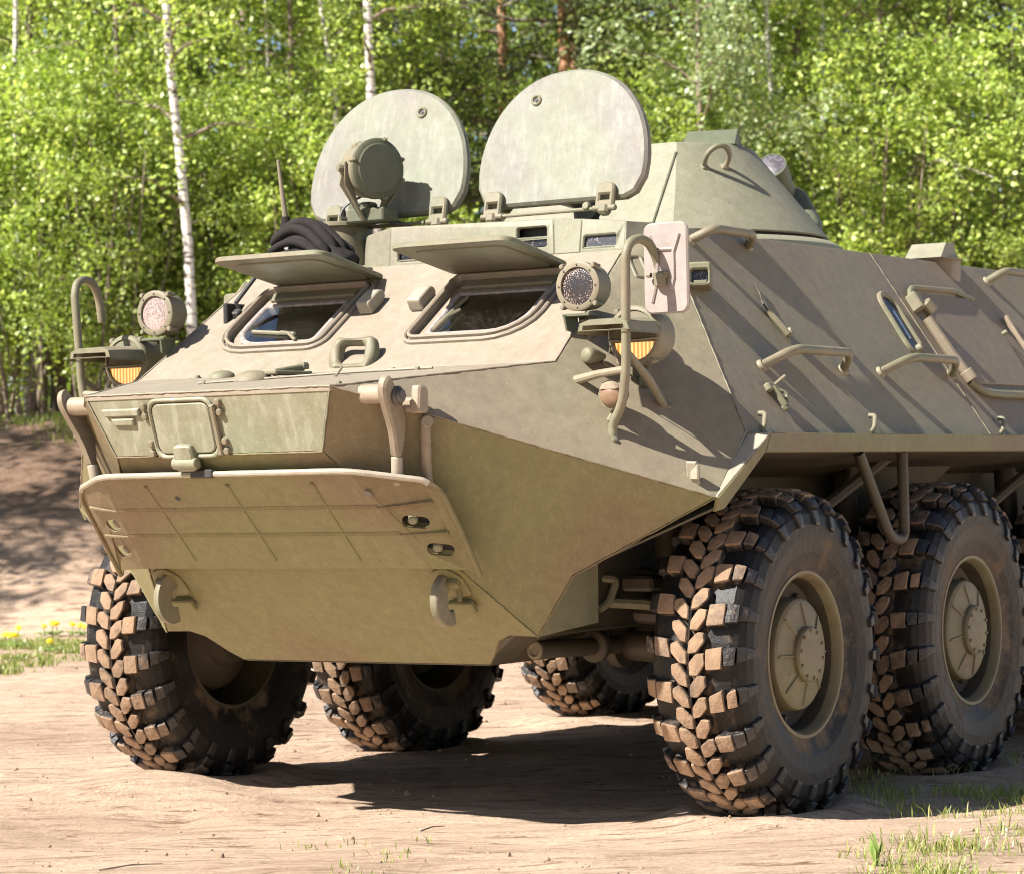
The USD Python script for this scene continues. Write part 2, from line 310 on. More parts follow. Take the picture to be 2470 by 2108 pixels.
def slab(pts, t=0.015, bev=0.004, out=None, holes=()):
    """A plate whose outer face passes through the 3D loop pts; t thick inwards, its edges bevelled. out: a vector on the outer side. holes: 3D loops."""
    P = np.asarray(pts, float); c = P.mean(0)
    n = np.zeros(3)
    for i in range(len(P)):
        n += np.cross(P[i] - c, P[(i + 1) % len(P)] - c)
    n = unit(n)
    if out is not None and n @ np.asarray(out, float) < 0:
        n = -n
    x, y, n = axes(n)
    to2 = lambda Q: np.stack([(Q - c) @ x, (Q - c) @ y, (Q - c) @ n], 1)
    loops = []
    for k, L in enumerate([P, *[np.asarray(h, float) for h in holes]]):
        q = to2(L)
        a = (q[:, 0] * np.roll(q[:, 1], -1) - np.roll(q[:, 0], -1) * q[:, 1]).sum()
        if (a > 0) != (k == 0):
            q = q[::-1]
        loops.append(q)
    vs, fs, top, base = [], [], [], 0
    tops = []
    for q in loops:
        m = len(q); i2 = inset(q[:, :2], bev)
        r0 = np.c_[q[:, :2], q[:, 2] - t]; r1 = np.c_[q[:, :2], q[:, 2] - bev]; r2 = np.c_[i2, q[:, 2]]
        vs += [r0, r1, r2]
        i = np.arange(m); j = (i + 1) % m
        for k in (0, 1):
            A, B = base + k * m, base + (k + 1) * m
            fs += [np.c_[A + i, A + j, B + j], np.c_[A + i, B + j, B + i]]
        tops.append((i2, base + 2 * m + i, base + i)); base += 3 * m
    poly2 = np.vstack([a for a, _, _ in tops]); ti = np.concatenate([b for _, b, _ in tops]); bi = np.concatenate([d for _, _, d in tops])
    import mapbox_earcut
    tri = mapbox_earcut.triangulate_float64(poly2, np.cumsum([len(a) for a, _, _ in tops]).astype(np.uint32)).reshape(-1, 3)
    fs += [ti[tri], bi[tri][:, ::-1]]
    v = np.vstack(vs); f = np.vstack(fs)
    m = TM(c + v[:, :1] * x + v[:, 1:2] * y + v[:, 2:] * n, f)
    # orient: the first top triangle must face out
    k = len(fs[0]) * 0
    tn = np.cross(m.vertices[ti[tri[0, 1]]] - m.vertices[ti[tri[0, 0]]], m.vertices[ti[tri[0, 2]]] - m.vertices[ti[tri[0, 0]]])
    if tn @ n < 0:
        f2 = f.copy(); nt = len(tri); f2[-2 * nt:] = f2[-2 * nt:][:, ::-1]; m = TM(m.vertices, f2)
    return m


def rrect(w, h, r, n=5):
    """Rounded rectangle loop, centred, counter-clockwise."""
    out = []
    rs = [r] * 4 if np.ndim(r) == 0 else r
    for (cx, cy, a0), rr in zip(((w / 2, h / 2, 0), (-w / 2, h / 2, 90), (-w / 2, -h / 2, 180), (w / 2, -h / 2, 270)), rs):
        sx, sy = np.sign(cx), np.sign(cy)
        for a in np.radians(a0 + np.linspace(0, 90, n)):
            out.append((cx - sx * rr + rr * math.cos(a), cy - sy * rr + rr * math.sin(a)))
    return np.array(out)


def roundp(p, r, n=4):
    """Rounds the corners of a closed 2D or 3D loop."""
    p = np.asarray(p, float); out = []
    rs = np.broadcast_to(r, (len(p),))
    for i in range(len(p)):
        a, b, c = p[i - 1], p[i], p[(i + 1) % len(p)]
        da, dc = np.linalg.norm(a - b), np.linalg.norm(c - b)
        k = min(rs[i], 0.45 * da, 0.45 * dc)
        if k <= 0:
            out.append(b); continue
        s, e = b + (a - b) / da * k, b + (c - b) / dc * k
        for t in np.linspace(0, 1, n):
            out.append((1 - t) ** 2 * s + 2 * t * (1 - t) * b + t * t * e)
    return np.array(out)


def bend(path, r, n=5):
    """Rounds the corners of an open 3D path."""
    p = np.asarray(path, float); out = [p[0]]
    for i in range(1, len(p) - 1):
        a, b, c = p[i - 1], p[i], p[i + 1]
        da, dc = np.linalg.norm(a - b), np.linalg.norm(c - b)
        k = min(r, 0.48 * da, 0.48 * dc)
        s, e = b + (a - b) / da * k, b + (c - b) / dc * k
        for t in np.linspace(0, 1, n):
            out.append((1 - t) ** 2 * s + 2 * t * (1 - t) * b + t * t * e)
    out.append(p[-1])
    return np.array(out)


def tube(path, r, sides=10, cap=True):
    p = np.asarray(path, float); m = len(p)
    R = np.broadcast_to(np.asarray(r, float), (m,))
    t = np.gradient(p, axis=0); t /= np.linalg.norm(t, axis=1, keepdims=True) + 1e-12
    a = np.cross(t[0], [0, 0, 1]) if abs(t[0][2]) < 0.9 else np.cross(t[0], [1, 0, 0]); a = unit(a)
    fr = []
    for i in range(m):
        a = unit(a - t[i] * (a @ t[i])); fr.append((a, np.cross(t[i], a)))
    ang = np.arange(sides) * 2 * np.pi / sides
    v = np.vstack([p[i] + R[i] * (np.cos(ang)[:, None] * fr[i][0] + np.sin(ang)[:, None] * fr[i][1]) for i in range(m)])
    f = []
    for i in range(m - 1):
        k = np.arange(sides); j = (k + 1) % sides
        f += [np.c_[i * sides + k, i * sides + j, (i + 1) * sides + j], np.c_[i * sides + k, (i + 1) * sides + j, (i + 1) * sides + k]]
    f = np.vstack(f)
    if cap:
        v = np.vstack([v, p[0], p[-1]]); k = np.arange(sides); j = (k + 1) % sides
        f = np.vstack([f, np.c_[np.full(sides, m * sides), j, k], np.c_[np.full(sides, m * sides + 1), (m - 1) * sides + k, (m - 1) * sides + j]])
    return TM(v, f)


def lathe(prof, o, n, seg=32, hint=(0, 0, 1)):
    """Revolves (radius, height) pairs about the axis n through o; ends on the axis close it."""
    x, y, n = axes(n, hint); o = np.asarray(o, float)
    ang = np.arange(seg) * 2 * np.pi / seg
    prof = np.asarray(prof, float); m = len(prof)
    v = np.vstack([o + r * (np.cos(ang)[:, None] * x + np.sin(ang)[:, None] * y) + h * n for r, h in prof])
    f = []
    k = np.arange(seg); j = (k + 1) % seg
    for i in range(m - 1):
        f += [np.c_[i * seg + k, i * seg + j, (i + 1) * seg + j], np.c_[i * seg + k, (i + 1) * seg + j, (i + 1) * seg + k]]
    tm = TM(v, np.vstack(f))
    tm.merge_vertices(); tm.update_faces(tm.nondegenerate_faces())
    return tm


def cyl(a, b, r, seg=20, bev=0.003, r2=None):
    a, b = np.asarray(a, float), np.asarray(b, float); L = np.linalg.norm(b - a); r2 = r if r2 is None else r2
    return lathe([(0, 0), (r - bev, 0), (r, bev), (r2, L - bev), (r2 - bev, L), (0, L)], a, b - a, seg)


def rbox(c, size, ax=None, bev=0.004):
    x, y, z = (V(1, 0, 0), V(0, 1, 0), V(0, 0, 1)) if ax is None else ax
    h = np.asarray(size, float) / 2; b = min(bev, h.min() * 0.6)
    pts = []
    for s in np.ndindex(2, 2, 2):
        s = np.array(s) * 2 - 1
        for k in range(3):
            q = s * (h - b); q[k] = s[k] * h[k]; pts.append(q)
    m = trimesh.convex.convex_hull(np.array(pts))
    return TM(np.asarray(c, float) + m.vertices[:, :1] * x + m.vertices[:, 1:2] * y + m.vertices[:, 2:] * z, m.faces)


def hull_of(pts):
    return trimesh.convex.convex_hull(np.asarray(pts, float))


def plate2(loop, o, x, y, n, t, bev=0.003):
    """A plate from a 2D loop in the frame (o, x, y): outer face at +n * t, back face at o."""
    L = ccw(np.asarray(loop, float))
    P = np.asarray(o, float) + L[:, :1] * x + L[:, 1:2] * y + np.asarray(n) * t
    return slab(P, t, bev, out=n)


def bolt(c, n, r=0.012, h=0.012, seg=8):
    return lathe([(r, -0.002), (r, h * 0.6), (r * 0.75, h), (0, h * 1.1)], c, n, seg)


def flip(m):
    """The same mesh mirrored to the vehicle's other side."""
    v = np.array(m.vertices); v[:, 1] *= -1
    return TM(v, np.array(m.faces)[:, ::-1])


MIR = V(1, -1, 1)


# ------------------------------------------------------------------ ground
F2 = unit(V(FWD[0], FWD[1], 0)); R2 = V(F2[1], -F2[0], 0)


def at(u, d, z=0.0):
    """World point: u metres to the right of and d metres ahead of the photographer."""
    p = EYE + R2 * u + F2 * d
    return V(p[0], p[1], z)


def sstep(a, b, x):
    t = np.clip((x - a) / (b - a), 0, 1)
    return t * t * (3 - 2 * t)


WHEELS = [('left', 0.0, 1.185, -0.012), ('left', -1.35, 1.185, -0.007), ('left', -2.875, 1.185, 0.0), ('left', -4.225, 1.185, 0.0),
          ('right', 0.0, -1.185, 0.025), ('right', -1.35, -1.185, -0.012), ('right', -2.875, -1.185, 0.015), ('right', -4.225, -1.185, 0.0)]


def height(x, y):
    x, y = np.asarray(x, float), np.asarray(y, float)
    q = np.stack([x - EYE[0], y - EYE[1]], -1)
    d = q @ F2[:2]; u = q @ R2[:2]
    p3 = np.stack([x, y, 0 * x], -1)
    n = meshkit.fbm(p3 * 0.35, 3, 3) - 0.5
    h = 0.06 * n + 0.05 * (meshkit.fbm(p3 * 1.7, 4, 5) - 0.5)
    q2 = np.stack([u * 1.1, d * 5.0, 0 * x], -1); h = h + 0.030 * (meshkit.fbm(q2, 4, 9) - 0.5)
    h = h + 0.012 * (meshkit.fbm(p3 * 6.0, 3, 41) - 0.5)
    for _, wx, wy, wz in WHEELS:
        g = np.exp(-(((x - wx) / 0.42) ** 2 + ((y - wy) / 0.33) ** 2))
        h = h * (1 - g) + (wz + 0.012) * g
        rr = np.hypot((x - wx) / 0.36, (y - wy) / 0.27); h = h + 0.028 * np.exp(-((rr - 1.0) / 0.24) ** 2)
    h = h + 0.065 * np.exp(-(((x - 0.48) / 0.22) ** 2 + ((y + 0.95) / 0.5) ** 2))
    wob = 0.9 * (meshkit.fbm(p3 * 0.22, 2, 11) - 0.5)
    bank = sstep(21.6, 27.0, d + wob)
    h = h + 1.80 * bank + 0.16 * bank * (1 - bank) * 4 * (meshkit.fbm(p3 * 1.1, 4, 21) - 0.5) + 0.07 * bank * (meshkit.fbm(p3 * 4.5, 4, 33) - 0.5) + 0.02 * np.clip(d - 27, 0, 60)
    return h


def grid(x0, x1, y0, y1, nx, ny):
    X, Y = np.meshgrid(np.linspace(x0, x1, nx), np.linspace(y0, y1, ny), indexing='ij')
    return X, Y


def sheet():
    # a fine sheet in the photographer's frame of reference, stepped coarser with distance, inside a wide outer ring to the horizon
    d = np.r_[np.arange(1.0, 14, 0.06), np.arange(14, 24, 0.10), np.arange(24, 34, 0.25), np.geomspace(34, 700, 22)]
    a = np.linspace(-1, 1, 200)
    half = 3.0 + 0.30 * d
    D, A = np.meshgrid(d, a, indexing='ij')
    U = A * half[:, None]
    X = EYE[0] + F2[0] * D + R2[0] * U; Y = EYE[1] + F2[1] * D + R2[1] * U
    v = np.stack([X, Y, height(X, Y)], -1).reshape(-1, 3)
    n, m = len(d), len(a)
    i, j = np.meshgrid(np.arange(n - 1), np.arange(m - 1), indexing='ij')
    k = (i * m + j).ravel()
    f = np.vstack([np.c_[k, k + m, k + m + 1], np.c_[k, k + m + 1, k + 1]])
    if np.cross(v[f[0, 1]] - v[f[0, 0]], v[f[0, 2]] - v[f[0, 0]])[2] < 0:
        f = f[:, ::-1]
    return TM(v, f)


obj('ground', sheet(), 'sand', smooth=True, kind='structure')
_o = []
RINGS = (0.0, 8, 14, 19, 21, 22.5, 24, 25.5, 27, 29, 34, 60, 160, 700)
for rr in RINGS:
    _o.append([(EYE[0] + rr * math.cos(t), EYE[1] + rr * math.sin(t)) for t in np.linspace(0, 2 * np.pi, 64, endpoint=False)])
_o = np.array(_o).reshape(-1, 2)
_v = np.c_[_o, np.where(np.hypot(_o[:, 0] - EYE[0], _o[:, 1] - EYE[1]) > -1, height(_o[:, 0], _o[:, 1]) - 0.45, 0)]
_f = []
for i in range(len(RINGS) - 1):
    k = np.arange(64); j = (k + 1) % 64
    _f += [np.c_[i * 64 + k, (i + 1) * 64 + k, (i + 1) * 64 + j], np.c_[i * 64 + k, (i + 1) * 64 + j, i * 64 + j]]
obj('terrain', TM(_v, np.vstack(_f)), 'sand', smooth=True, kind='structure')


# ------------------------------------------------------------------ trees
def leaves(centres, size, rng, droop=0.35, width=0.75, needle=False):
    """Leaf blades (four corners each) at centres; returns vertices, faces and a per-vertex tint."""
    n = len(centres)
    nrm = rng.normal(size=(n, 3)); nrm[:, 2] = np.abs(nrm[:, 2]) + 0.25; nrm /= np.linalg.norm(nrm, axis=1, keepdims=True)
    t = rng.normal(size=(n, 3)); t[:, 2] -= droop
    t -= nrm * (t * nrm).sum(1, keepdims=True); t /= np.linalg.norm(t, axis=1, keepdims=True) + 1e-9
    s = np.cross(nrm, t); L = size * rng.uniform(0.65, 1.3, (n, 1)); w = L * width * 0.5
    c = np.asarray(centres)
    v = np.stack([c - t * L * 0.5, c + s * w - nrm * L * 0.10, c + t * L * 0.5, c - s * w - nrm * L * 0.10], 1).reshape(-1, 3)
    b = np.arange(n)[:, None] * 4
    f = np.concatenate([b + [0, 1, 2], b + [0, 2, 3]], 1).reshape(-1, 3)
    return v, f, np.repeat(np.clip(rng.beta(2.2, 2.0, n), 0, 1), 4)


def tree_geometry(seed, h, r, crown_from, spread, n_leaf, leaf, lean=(0, 0), path=None, limbs=26, drop=0.15, shape=1.0, droop=0.35, width=0.75, up=0.55, clump=0.30):
    """Trunk with limbs (one mesh) and a crown of leaves in clumps along limbs and twigs, about the origin."""
    rng = np.random.default_rng(seed)
    if path is None:
        k = np.linspace(0, 1, 9)
        wob = np.cumsum(rng.normal(0, 0.035 * h / 9, (9, 2)), 0); wob[0] = 0
        path = np.c_[wob + np.outer(k, lean), k * h]
    path = np.asarray(path, float)
    zs = path[:, 2]
    on = lambda z: V(np.interp(z, zs, path[:, 0]), np.interp(z, zs, path[:, 1]), z)
    rad = lambda z: max(0.006, r * (1 - 0.88 * max(0, z) / h))
    zz = np.r_[-0.25, np.linspace(0.0, h, 14)]
    wood = [tube([on(z) if z >= 0 else path[0] + V(0, 0, z) for z in zz], [rad(z) * (1.35 if z < 0.05 else 1) for z in zz], 8)]
    spots, weight = [], []
    for i in range(limbs):
        q = (i + rng.uniform(0, 1)) / limbs
        z = crown_from + (h - crown_from) * q * 0.97
        az = i * 2.4 + rng.uniform(-0.6, 0.6)
        prof = (math.sin(math.pi * min(1, 0.14 + 0.86 * q)) ** 0.6 if shape > 0 else (1 - q) ** 0.8 + 0.12)
        L = spread * prof * rng.uniform(0.65, 1.2)
        if L < 0.12:
            continue
        a = V(math.cos(az), math.sin(az), 0)
        p0 = on(z); kk = np.linspace(0, 1, 6)
        pts = p0 + np.outer(kk * L, a) + np.outer(up * L * kk - drop * L * kk ** 2 * 2.2, [0, 0, 1]) + np.vstack([[0, 0, 0], np.cumsum(rng.normal(0, 0.03 * L, (5, 3)), 0)])
        r0 = min(rad(z) * 0.5, 0.02 + 0.012 * L)
        wood.append(tube(pts, np.linspace(r0, 0.004, 6), 5, cap=False))
        for k2 in range(max(3, int(L * 5))):
            b = rng.uniform(0.2, 1.0); s = np.array([np.interp(b, kk, pts[:, c]) for c in range(3)])
            tl = rng.uniform(0.2, 0.55) * min(1.2, L); td = unit(rng.normal(size=3) + a * 0.7 + V(0, 0, 0.25))
            e = s + td * tl + V(0, 0, -0.12 * tl)
            if k2 % 2 == 0:
                wood.append(tube([s, (s + e) / 2 + rng.normal(0, 0.02, 3), e], [0.006, 0.004, 0.002], 3, cap=False))
            spots.append((s, e)); weight.append(tl + 0.1)
    w = np.array(weight); w /= w.sum()
    pick = rng.choice(len(spots), n_leaf, p=w)
    S = np.array([a for a, _ in spots])[pick]; E_ = np.array([b for _, b in spots])[pick]
    k = rng.uniform(0.1, 1.15, (n_leaf, 1))
    c = S + (E_ - S) * k + rng.normal(0, clump * 0.42, (n_leaf, 3)) * np.minimum(1, 0.35 + k)
    c[:, 2] = np.maximum(c[:, 2], 0.03)
    return wood, leaves(c, leaf, rng, droop, width)


def tree(name, loc, geo, bark, leafm, label, category='tree', group=None, stem='trunk', crown='crown'):
    wood, (lv, lf, lt) = geo
    t = xf(name, loc=loc, label=label, category=category, group=group)
    obj(stem, wood[0], bark, t, smooth=True); obj('limb', wood[1:], 'bark', t, smooth=True, kind='stuff')
    obj(crown, (lv, lf), leafm, t, attrs={'tint': lt})
    return t


def rx(px, d):            # column of the photograph (of 2072) at depth d -> metres right of the view axis
    return (px - 1036) / 5690.0 * d


def stand(u, d):
    p = at(u, d); return V(p[0], p[1], float(height(p[0], p[1])))


def leanpath(pix, d, u0, base_z):
    """A trunk's course from photograph points (column, row) on the plane d metres ahead, about its foot."""
    out = []
    for px, py in pix:
        z = 1.097 + (977 - 0.0204 * (px - 1036) - py) / 5690.0 * d
        out.append(R2 * (rx(px, d) - u0) + V(0, 0, z - base_z))
    return np.array(out)


def trunk_tree(name, pix, d, r, label, top=11.0, n_leaf=7000, crown_from=1.2, bark='bark_birch', leafm='leaf', spread=1.3, seed=1, group=None, leaf=0.062, limbs=24):
    u0 = rx(pix[0][0], d); s = stand(u0, d); path = leanpath(pix, d, u0, s[2]); path[0] = 0
    k = path[-1] + (path[-1] - path[-2]) / max(0.1, path[-1][2] - path[-2][2]) * max(0.3, top - path[-1][2]); path = np.vstack([path, k])
    return tree(name, s, tree_geometry(seed, float(path[-1][2]), r, crown_from, spread, n_leaf, leaf, path=path, limbs=limbs), bark, leafm, label, group=group)


trunk_tree('birch_tree', [(402, 868), (393, 690), (386, 420), (362, 200), (350, 0), (352, -200)], 27.3, 0.056, 'white birch with leaning black-flecked trunk standing clear behind the dusty grey lamp', n_leaf=4200, crown_from=2.0, spread=1.6, seed=11)
trunk_tree('birch_tree', [(775, 868), (770, 500), (764, 180), (760, 0), (758, -150)], 27.8, 0.062, 'grey-white forked birch trunk rising above the round hatch with the searchlight', n_leaf=3600, crown_from=3.4, spread=1.7, seed=12)
trunk_tree('birch_tree', [(60, 860), (55, 700), (42, 480), (42, 200), (46, 60), (50, -100)], 28.2, 0.034, 'slender white birch at the far left edge of the woods', n_leaf=3500, crown_from=1.0, spread=1.4, seed=13)
trunk_tree('birch_tree', [(720, 868), (705, 500), (692, 190), (672, 60), (650, -100)], 28.8, 0.034, 'thin pale birch leaning left beside the forked birch', n_leaf=3500, crown_from=2.5, spread=1.5, seed=14)
trunk_tree('birch_tree', [(1590, 868), (1582, 420), (1576, 200), (1570, 80), (1566, -100)], 29.0, 0.030, 'thin white birch stem rising right behind the turret roof', n_leaf=3000, crown_from=2.6, spread=1.3, seed=15)
trunk_tree('birch_tree', [(1672, 868), (1676, 420), (1679, 200), (1682, 40), (1684, -100)], 29.2, 0.034, 'straight pale birch right of the thin stem behind the turret', n_leaf=3000, crown_from=2.6, spread=1.4, seed=16)
trunk_tree('birch_tree', [(560, 868), (562, 600), (560, 330), (556, 100), (552, -100)], 30.5, 0.026, 'very thin birch behind the aerial above the black helmet', n_leaf=6500, crown_from=1.0, spread=1.3, seed=17)
for _px, _d, _r, _s, _lab in ((1132, 32.5, 0.09, 21, 'orange-barked pine with grey-green needles between the two open hatches'), (1050, 34.0, 0.08, 22, 'tall pine with orange trunk deep in the woods left of the large hatch'),
                              (1215, 33.5, 0.08, 23, 'dull green pine deep in the woods above the turret'), (1880, 44.0, 0.10, 24, 'dark pine deep in the woods at the upper right')):
    _p = stand(rx(_px, _d), _d)
    tree('pine_tree', _p, tree_geometry(_s, 14.0, _r, 2.0, 2.6, 15000, 0.11, limbs=44, drop=0.1, shape=-1, droop=0.0, width=0.24, up=0.25, clump=0.42), 'bark_pine', 'needle', _lab)

_protos = []
_geo = [dict(seed=31, h=9.5, r=0.05, crown_from=0.7, spread=1.35, n_leaf=10500, leaf=0.062, limbs=30), dict(seed=32, h=10.5, r=0.055, crown_from=0.9, spread=1.55, n_leaf=11500, leaf=0.066, limbs=32, droop=0.8),
        dict(seed=33, h=8.5, r=0.045, crown_from=0.5, spread=1.25, n_leaf=9500, leaf=0.058, limbs=30), dict(seed=34, h=9.0, r=0.05, crown_from=0.6, spread=1.5, n_leaf=10500, leaf=0.070, limbs=30, up=0.8)]
_rng = np.random.default_rng(5)
_kinds = [('leafy_tree', 'bark', 'leaf', 'slim young birch in bright spring leaf in the front row of the woods', 'young trees along the front of the woods'),
          ('leafy_tree', 'bark', 'leaf_grey', 'young tree with silvery pale leaves behind the turret', None)]
_cols = np.linspace(-60, 2140, 15)
for i, px in enumerate(_cols):
    d = 29.2 + 2.4 * _rng.uniform()
    px = px + _rng.uniform(-35, 35)
    if 985 < px < 1260:
        continue
    p = stand(rx(px, d), d)
    if i < 4:
        _protos.append(tree('leafy_tree', p, tree_geometry(**_geo[i]), 'bark', 'leaf', _kinds[0][3], group=_kinds[0][4]))
    else:
        ref(_protos[i % 4], 'leafy_tree', p, _rng.uniform(0, 360), _rng.uniform(0.85, 1.12), _rng.uniform(0.9, 1.1), _kinds[0][3], 'tree', _kinds[0][4])
_sil = stand(rx(1420, 27.6), 27.6)
tree('silver_leaved_tree', _sil, tree_geometry(41, 7.2, 0.045, 1.0, 1.25, 11500, 0.060, limbs=30, up=0.8), 'bark', 'leaf_grey', 'young tree with silvery pale leaves just behind the large hatch and turret')
_dk = []
for i, px in enumerate(np.linspace(-200, 2300, 15)):
    d = 33.5 + 4.5 * _rng.uniform(); px += _rng.uniform(-60, 60); d += 6.0 * (960 < px < 1290); p = stand(rx(px, d), d)
    lab = 'taller darker tree standing in the second row of the woods'
    if i < 2:
        _dk.append(tree('forest_tree', p, tree_geometry(51 + i, 12.5, 0.09, 0.6, 2.0, 11000, 0.095, limbs=36), 'bark', 'leaf_dark', lab, group='darker trees inside the woods'))
    else:
        ref(_dk[i % 2], 'forest_tree', p, _rng.uniform(0, 360), _rng.uniform(0.85, 1.15), 1.0, lab, 'tree', 'darker trees inside the woods')
# the trees that stand left of the frame and throw dappled shade on the bank
for u, d in ((-9.2, 21.6), (-10.6, 20.2), (-11.6, 22.6), (-9.9, 23.4)):
    p = stand(u, d)
    ref(_dk[_rng.integers(2)], 'forest_tree', p, _rng.uniform(0, 360), 0.8, 1.0, 'taller darker tree standing in the second row of the woods', 'tree', 'darker trees inside the woods')
_bp = leanpath([(1895, 322), (1935, 328), (1985, 345), (2030, 362)], 27.6, rx(1895, 27.6), 0.0); _b0 = at(rx(1895, 27.6), 27.6)
obj('bare_branch', [tube(_bp + _b0, [.016, .014, .011, .006], 6), tube([_bp[1] + _b0, _bp[1] + _b0 + R2 * .12 + V(0, 0, -.16), _bp[1] + _b0 + R2 * .22 + V(0, 0, -.34)], [.008, .006, .003], 5)], 'bark_birch', label='bare pale broken branch caught in the leaves at the right', category='branch')
# undergrowth shrubs at the foot of the woods
_sh = []
for i, px in enumerate(np.r_[np.linspace(-40, 700, 13), np.linspace(1350, 2120, 9)]):
    d = 27.6 + 1.5 * _rng.uniform(); px += _rng.uniform(-30, 30); px += 110 * (330 < px < 440); p = stand(rx(px, d), d)
    lab = 'bushy multi-stemmed shrub at the foot of the woods'
    if i < 3:
        g = tree_geometry(61 + i, 3.6, 0.022, 0.25, 0.95, 6500, 0.058, limbs=22, up=0.9)
        rng = np.random.default_rng(70 + i)
        for k in range(7):
            a = rng.uniform(0, 6.28); e = V(math.cos(a), math.sin(a), 0) * rng.uniform(0.3, 0.9)
            g[0].append(tube([V(0, 0, -0.1) + e * 0.25, e * 0.6 + V(0, 0, 1.2), e + V(0, 0, rng.uniform(2.2, 3.2))], [0.02, 0.014, 0.006], 5))
        _sh.append(tree('shrub', p, g, 'bark', 'leaf', lab, category='shrub', group='shrubs at the foot of the woods', stem='stem', crown='foliage'))
    else:
        ref(_sh[i % 3], 'shrub', p, _rng.uniform(0, 360), _rng.uniform(0.8, 1.15), 1.0, lab, 'shrub', 'shrubs at the foot of the woods')
# the far wood that closes the view: a deep mass of leaves
_rng2 = np.random.default_rng(8)
_n = 70000
_dd = 46 + 22 * _rng2.uniform(size=_n) ** 1.3; _uu = _rng2.uniform(-1, 1, _n) * (9 + 0.26 * _dd); _zz = 2.0 + 15 * _rng2.uniform(size=_n) ** 1.1
_c = EYE[None] * V(1, 1, 0) + R2 * _uu[:, None] + F2 * _dd[:, None] + V(0, 0, 1) * _zz[:, None]
_c += 0.5 * np.sin(_c[:, [1, 2, 0]] * 2.1)
_lv, _lf, _lt = leaves(_c, 0.34, _rng2, 0.2, 0.8)
obj('far_woods', (_lv, _lf), 'leaf_dark', attrs={'tint': _lt}, kind='stuff')


# ------------------------------------------------------------------ the armoured vehicle (x forward, y to its left, origin below the front axle)
CAR = xf('armoured_vehicle', label='khaki eight-wheeled armoured personnel carrier with both roof hatches open, parked on the sand', category='armoured vehicle')
N1, N2, B3 = V(1.444, .484, 1.399), V(1.384, .407, 1.203), V(.732, .756, .608)
G, TC, U = V(.746, .850, 1.476), V(.201, .772, 1.847), V(.172, .778, 1.867)
RC, C1, C3 = V(-.030, .815, 1.956), V(.085, .976, 1.70), V(.278, 1.272, 1.245)
TIP, EE = V(.545, 1.305, 1.040), V(.737, .894, .803)
REAR = -5.35
NW = unit(V(.562, 0, .827)); UW = V(-.827, 0, .562); YW = V(0, 1, 0); OW = V(.746, 0, 1.476)      # windscreen plate frame
NS = unit(V(0, .8412, .5408)); US = V(0, -.5408, .8412); XS = V(1, 0, 0)                               # side plate frame
NC = unit(V(.386, .691, .611))                                                                     # cheek plate
NL = unit(V(.7, .5, -.5))


def wpt(y, t, off=0.0):
    return OW + YW * y + UW * t + NW * off


def both(P):
    return [np.asarray(P), np.asarray(P) * MIR]


obj('nose_plate', slab([N1, N1 * MIR, N2 * MIR, N2], .02, .005, (1, 0, 0)), 'nose', CAR)
obj('glacis_plate', slab([N1, N1 * MIR, G * MIR, G], .015, .004, (0, 0, 1)), 'glacis', CAR)
WIN = [(.185, .625, .175, .555), (-.625, -.185, .175, .555)]


def win_loop(a, b, c, d, grow=0.0, off=0.0, r=(.06, .05, .05, .12)):
    """Window outline on the windscreen plate; the lower outboard corner is cut round."""
    w, h = b - a + 2 * grow, d - c + 2 * grow; cy, ct = (a + b) / 2, (c + d) / 2
    ro = (.03, .025, .04, .13) if cy > 0 else (.025, .03, .13, .04)      # order: (+,+) (-,+) (-,-) (+,-)
    L = rrect(w, h, [q + grow for q in ro], 6)
    return np.array([wpt(cy + p, ct + q, off) for p, q in L])


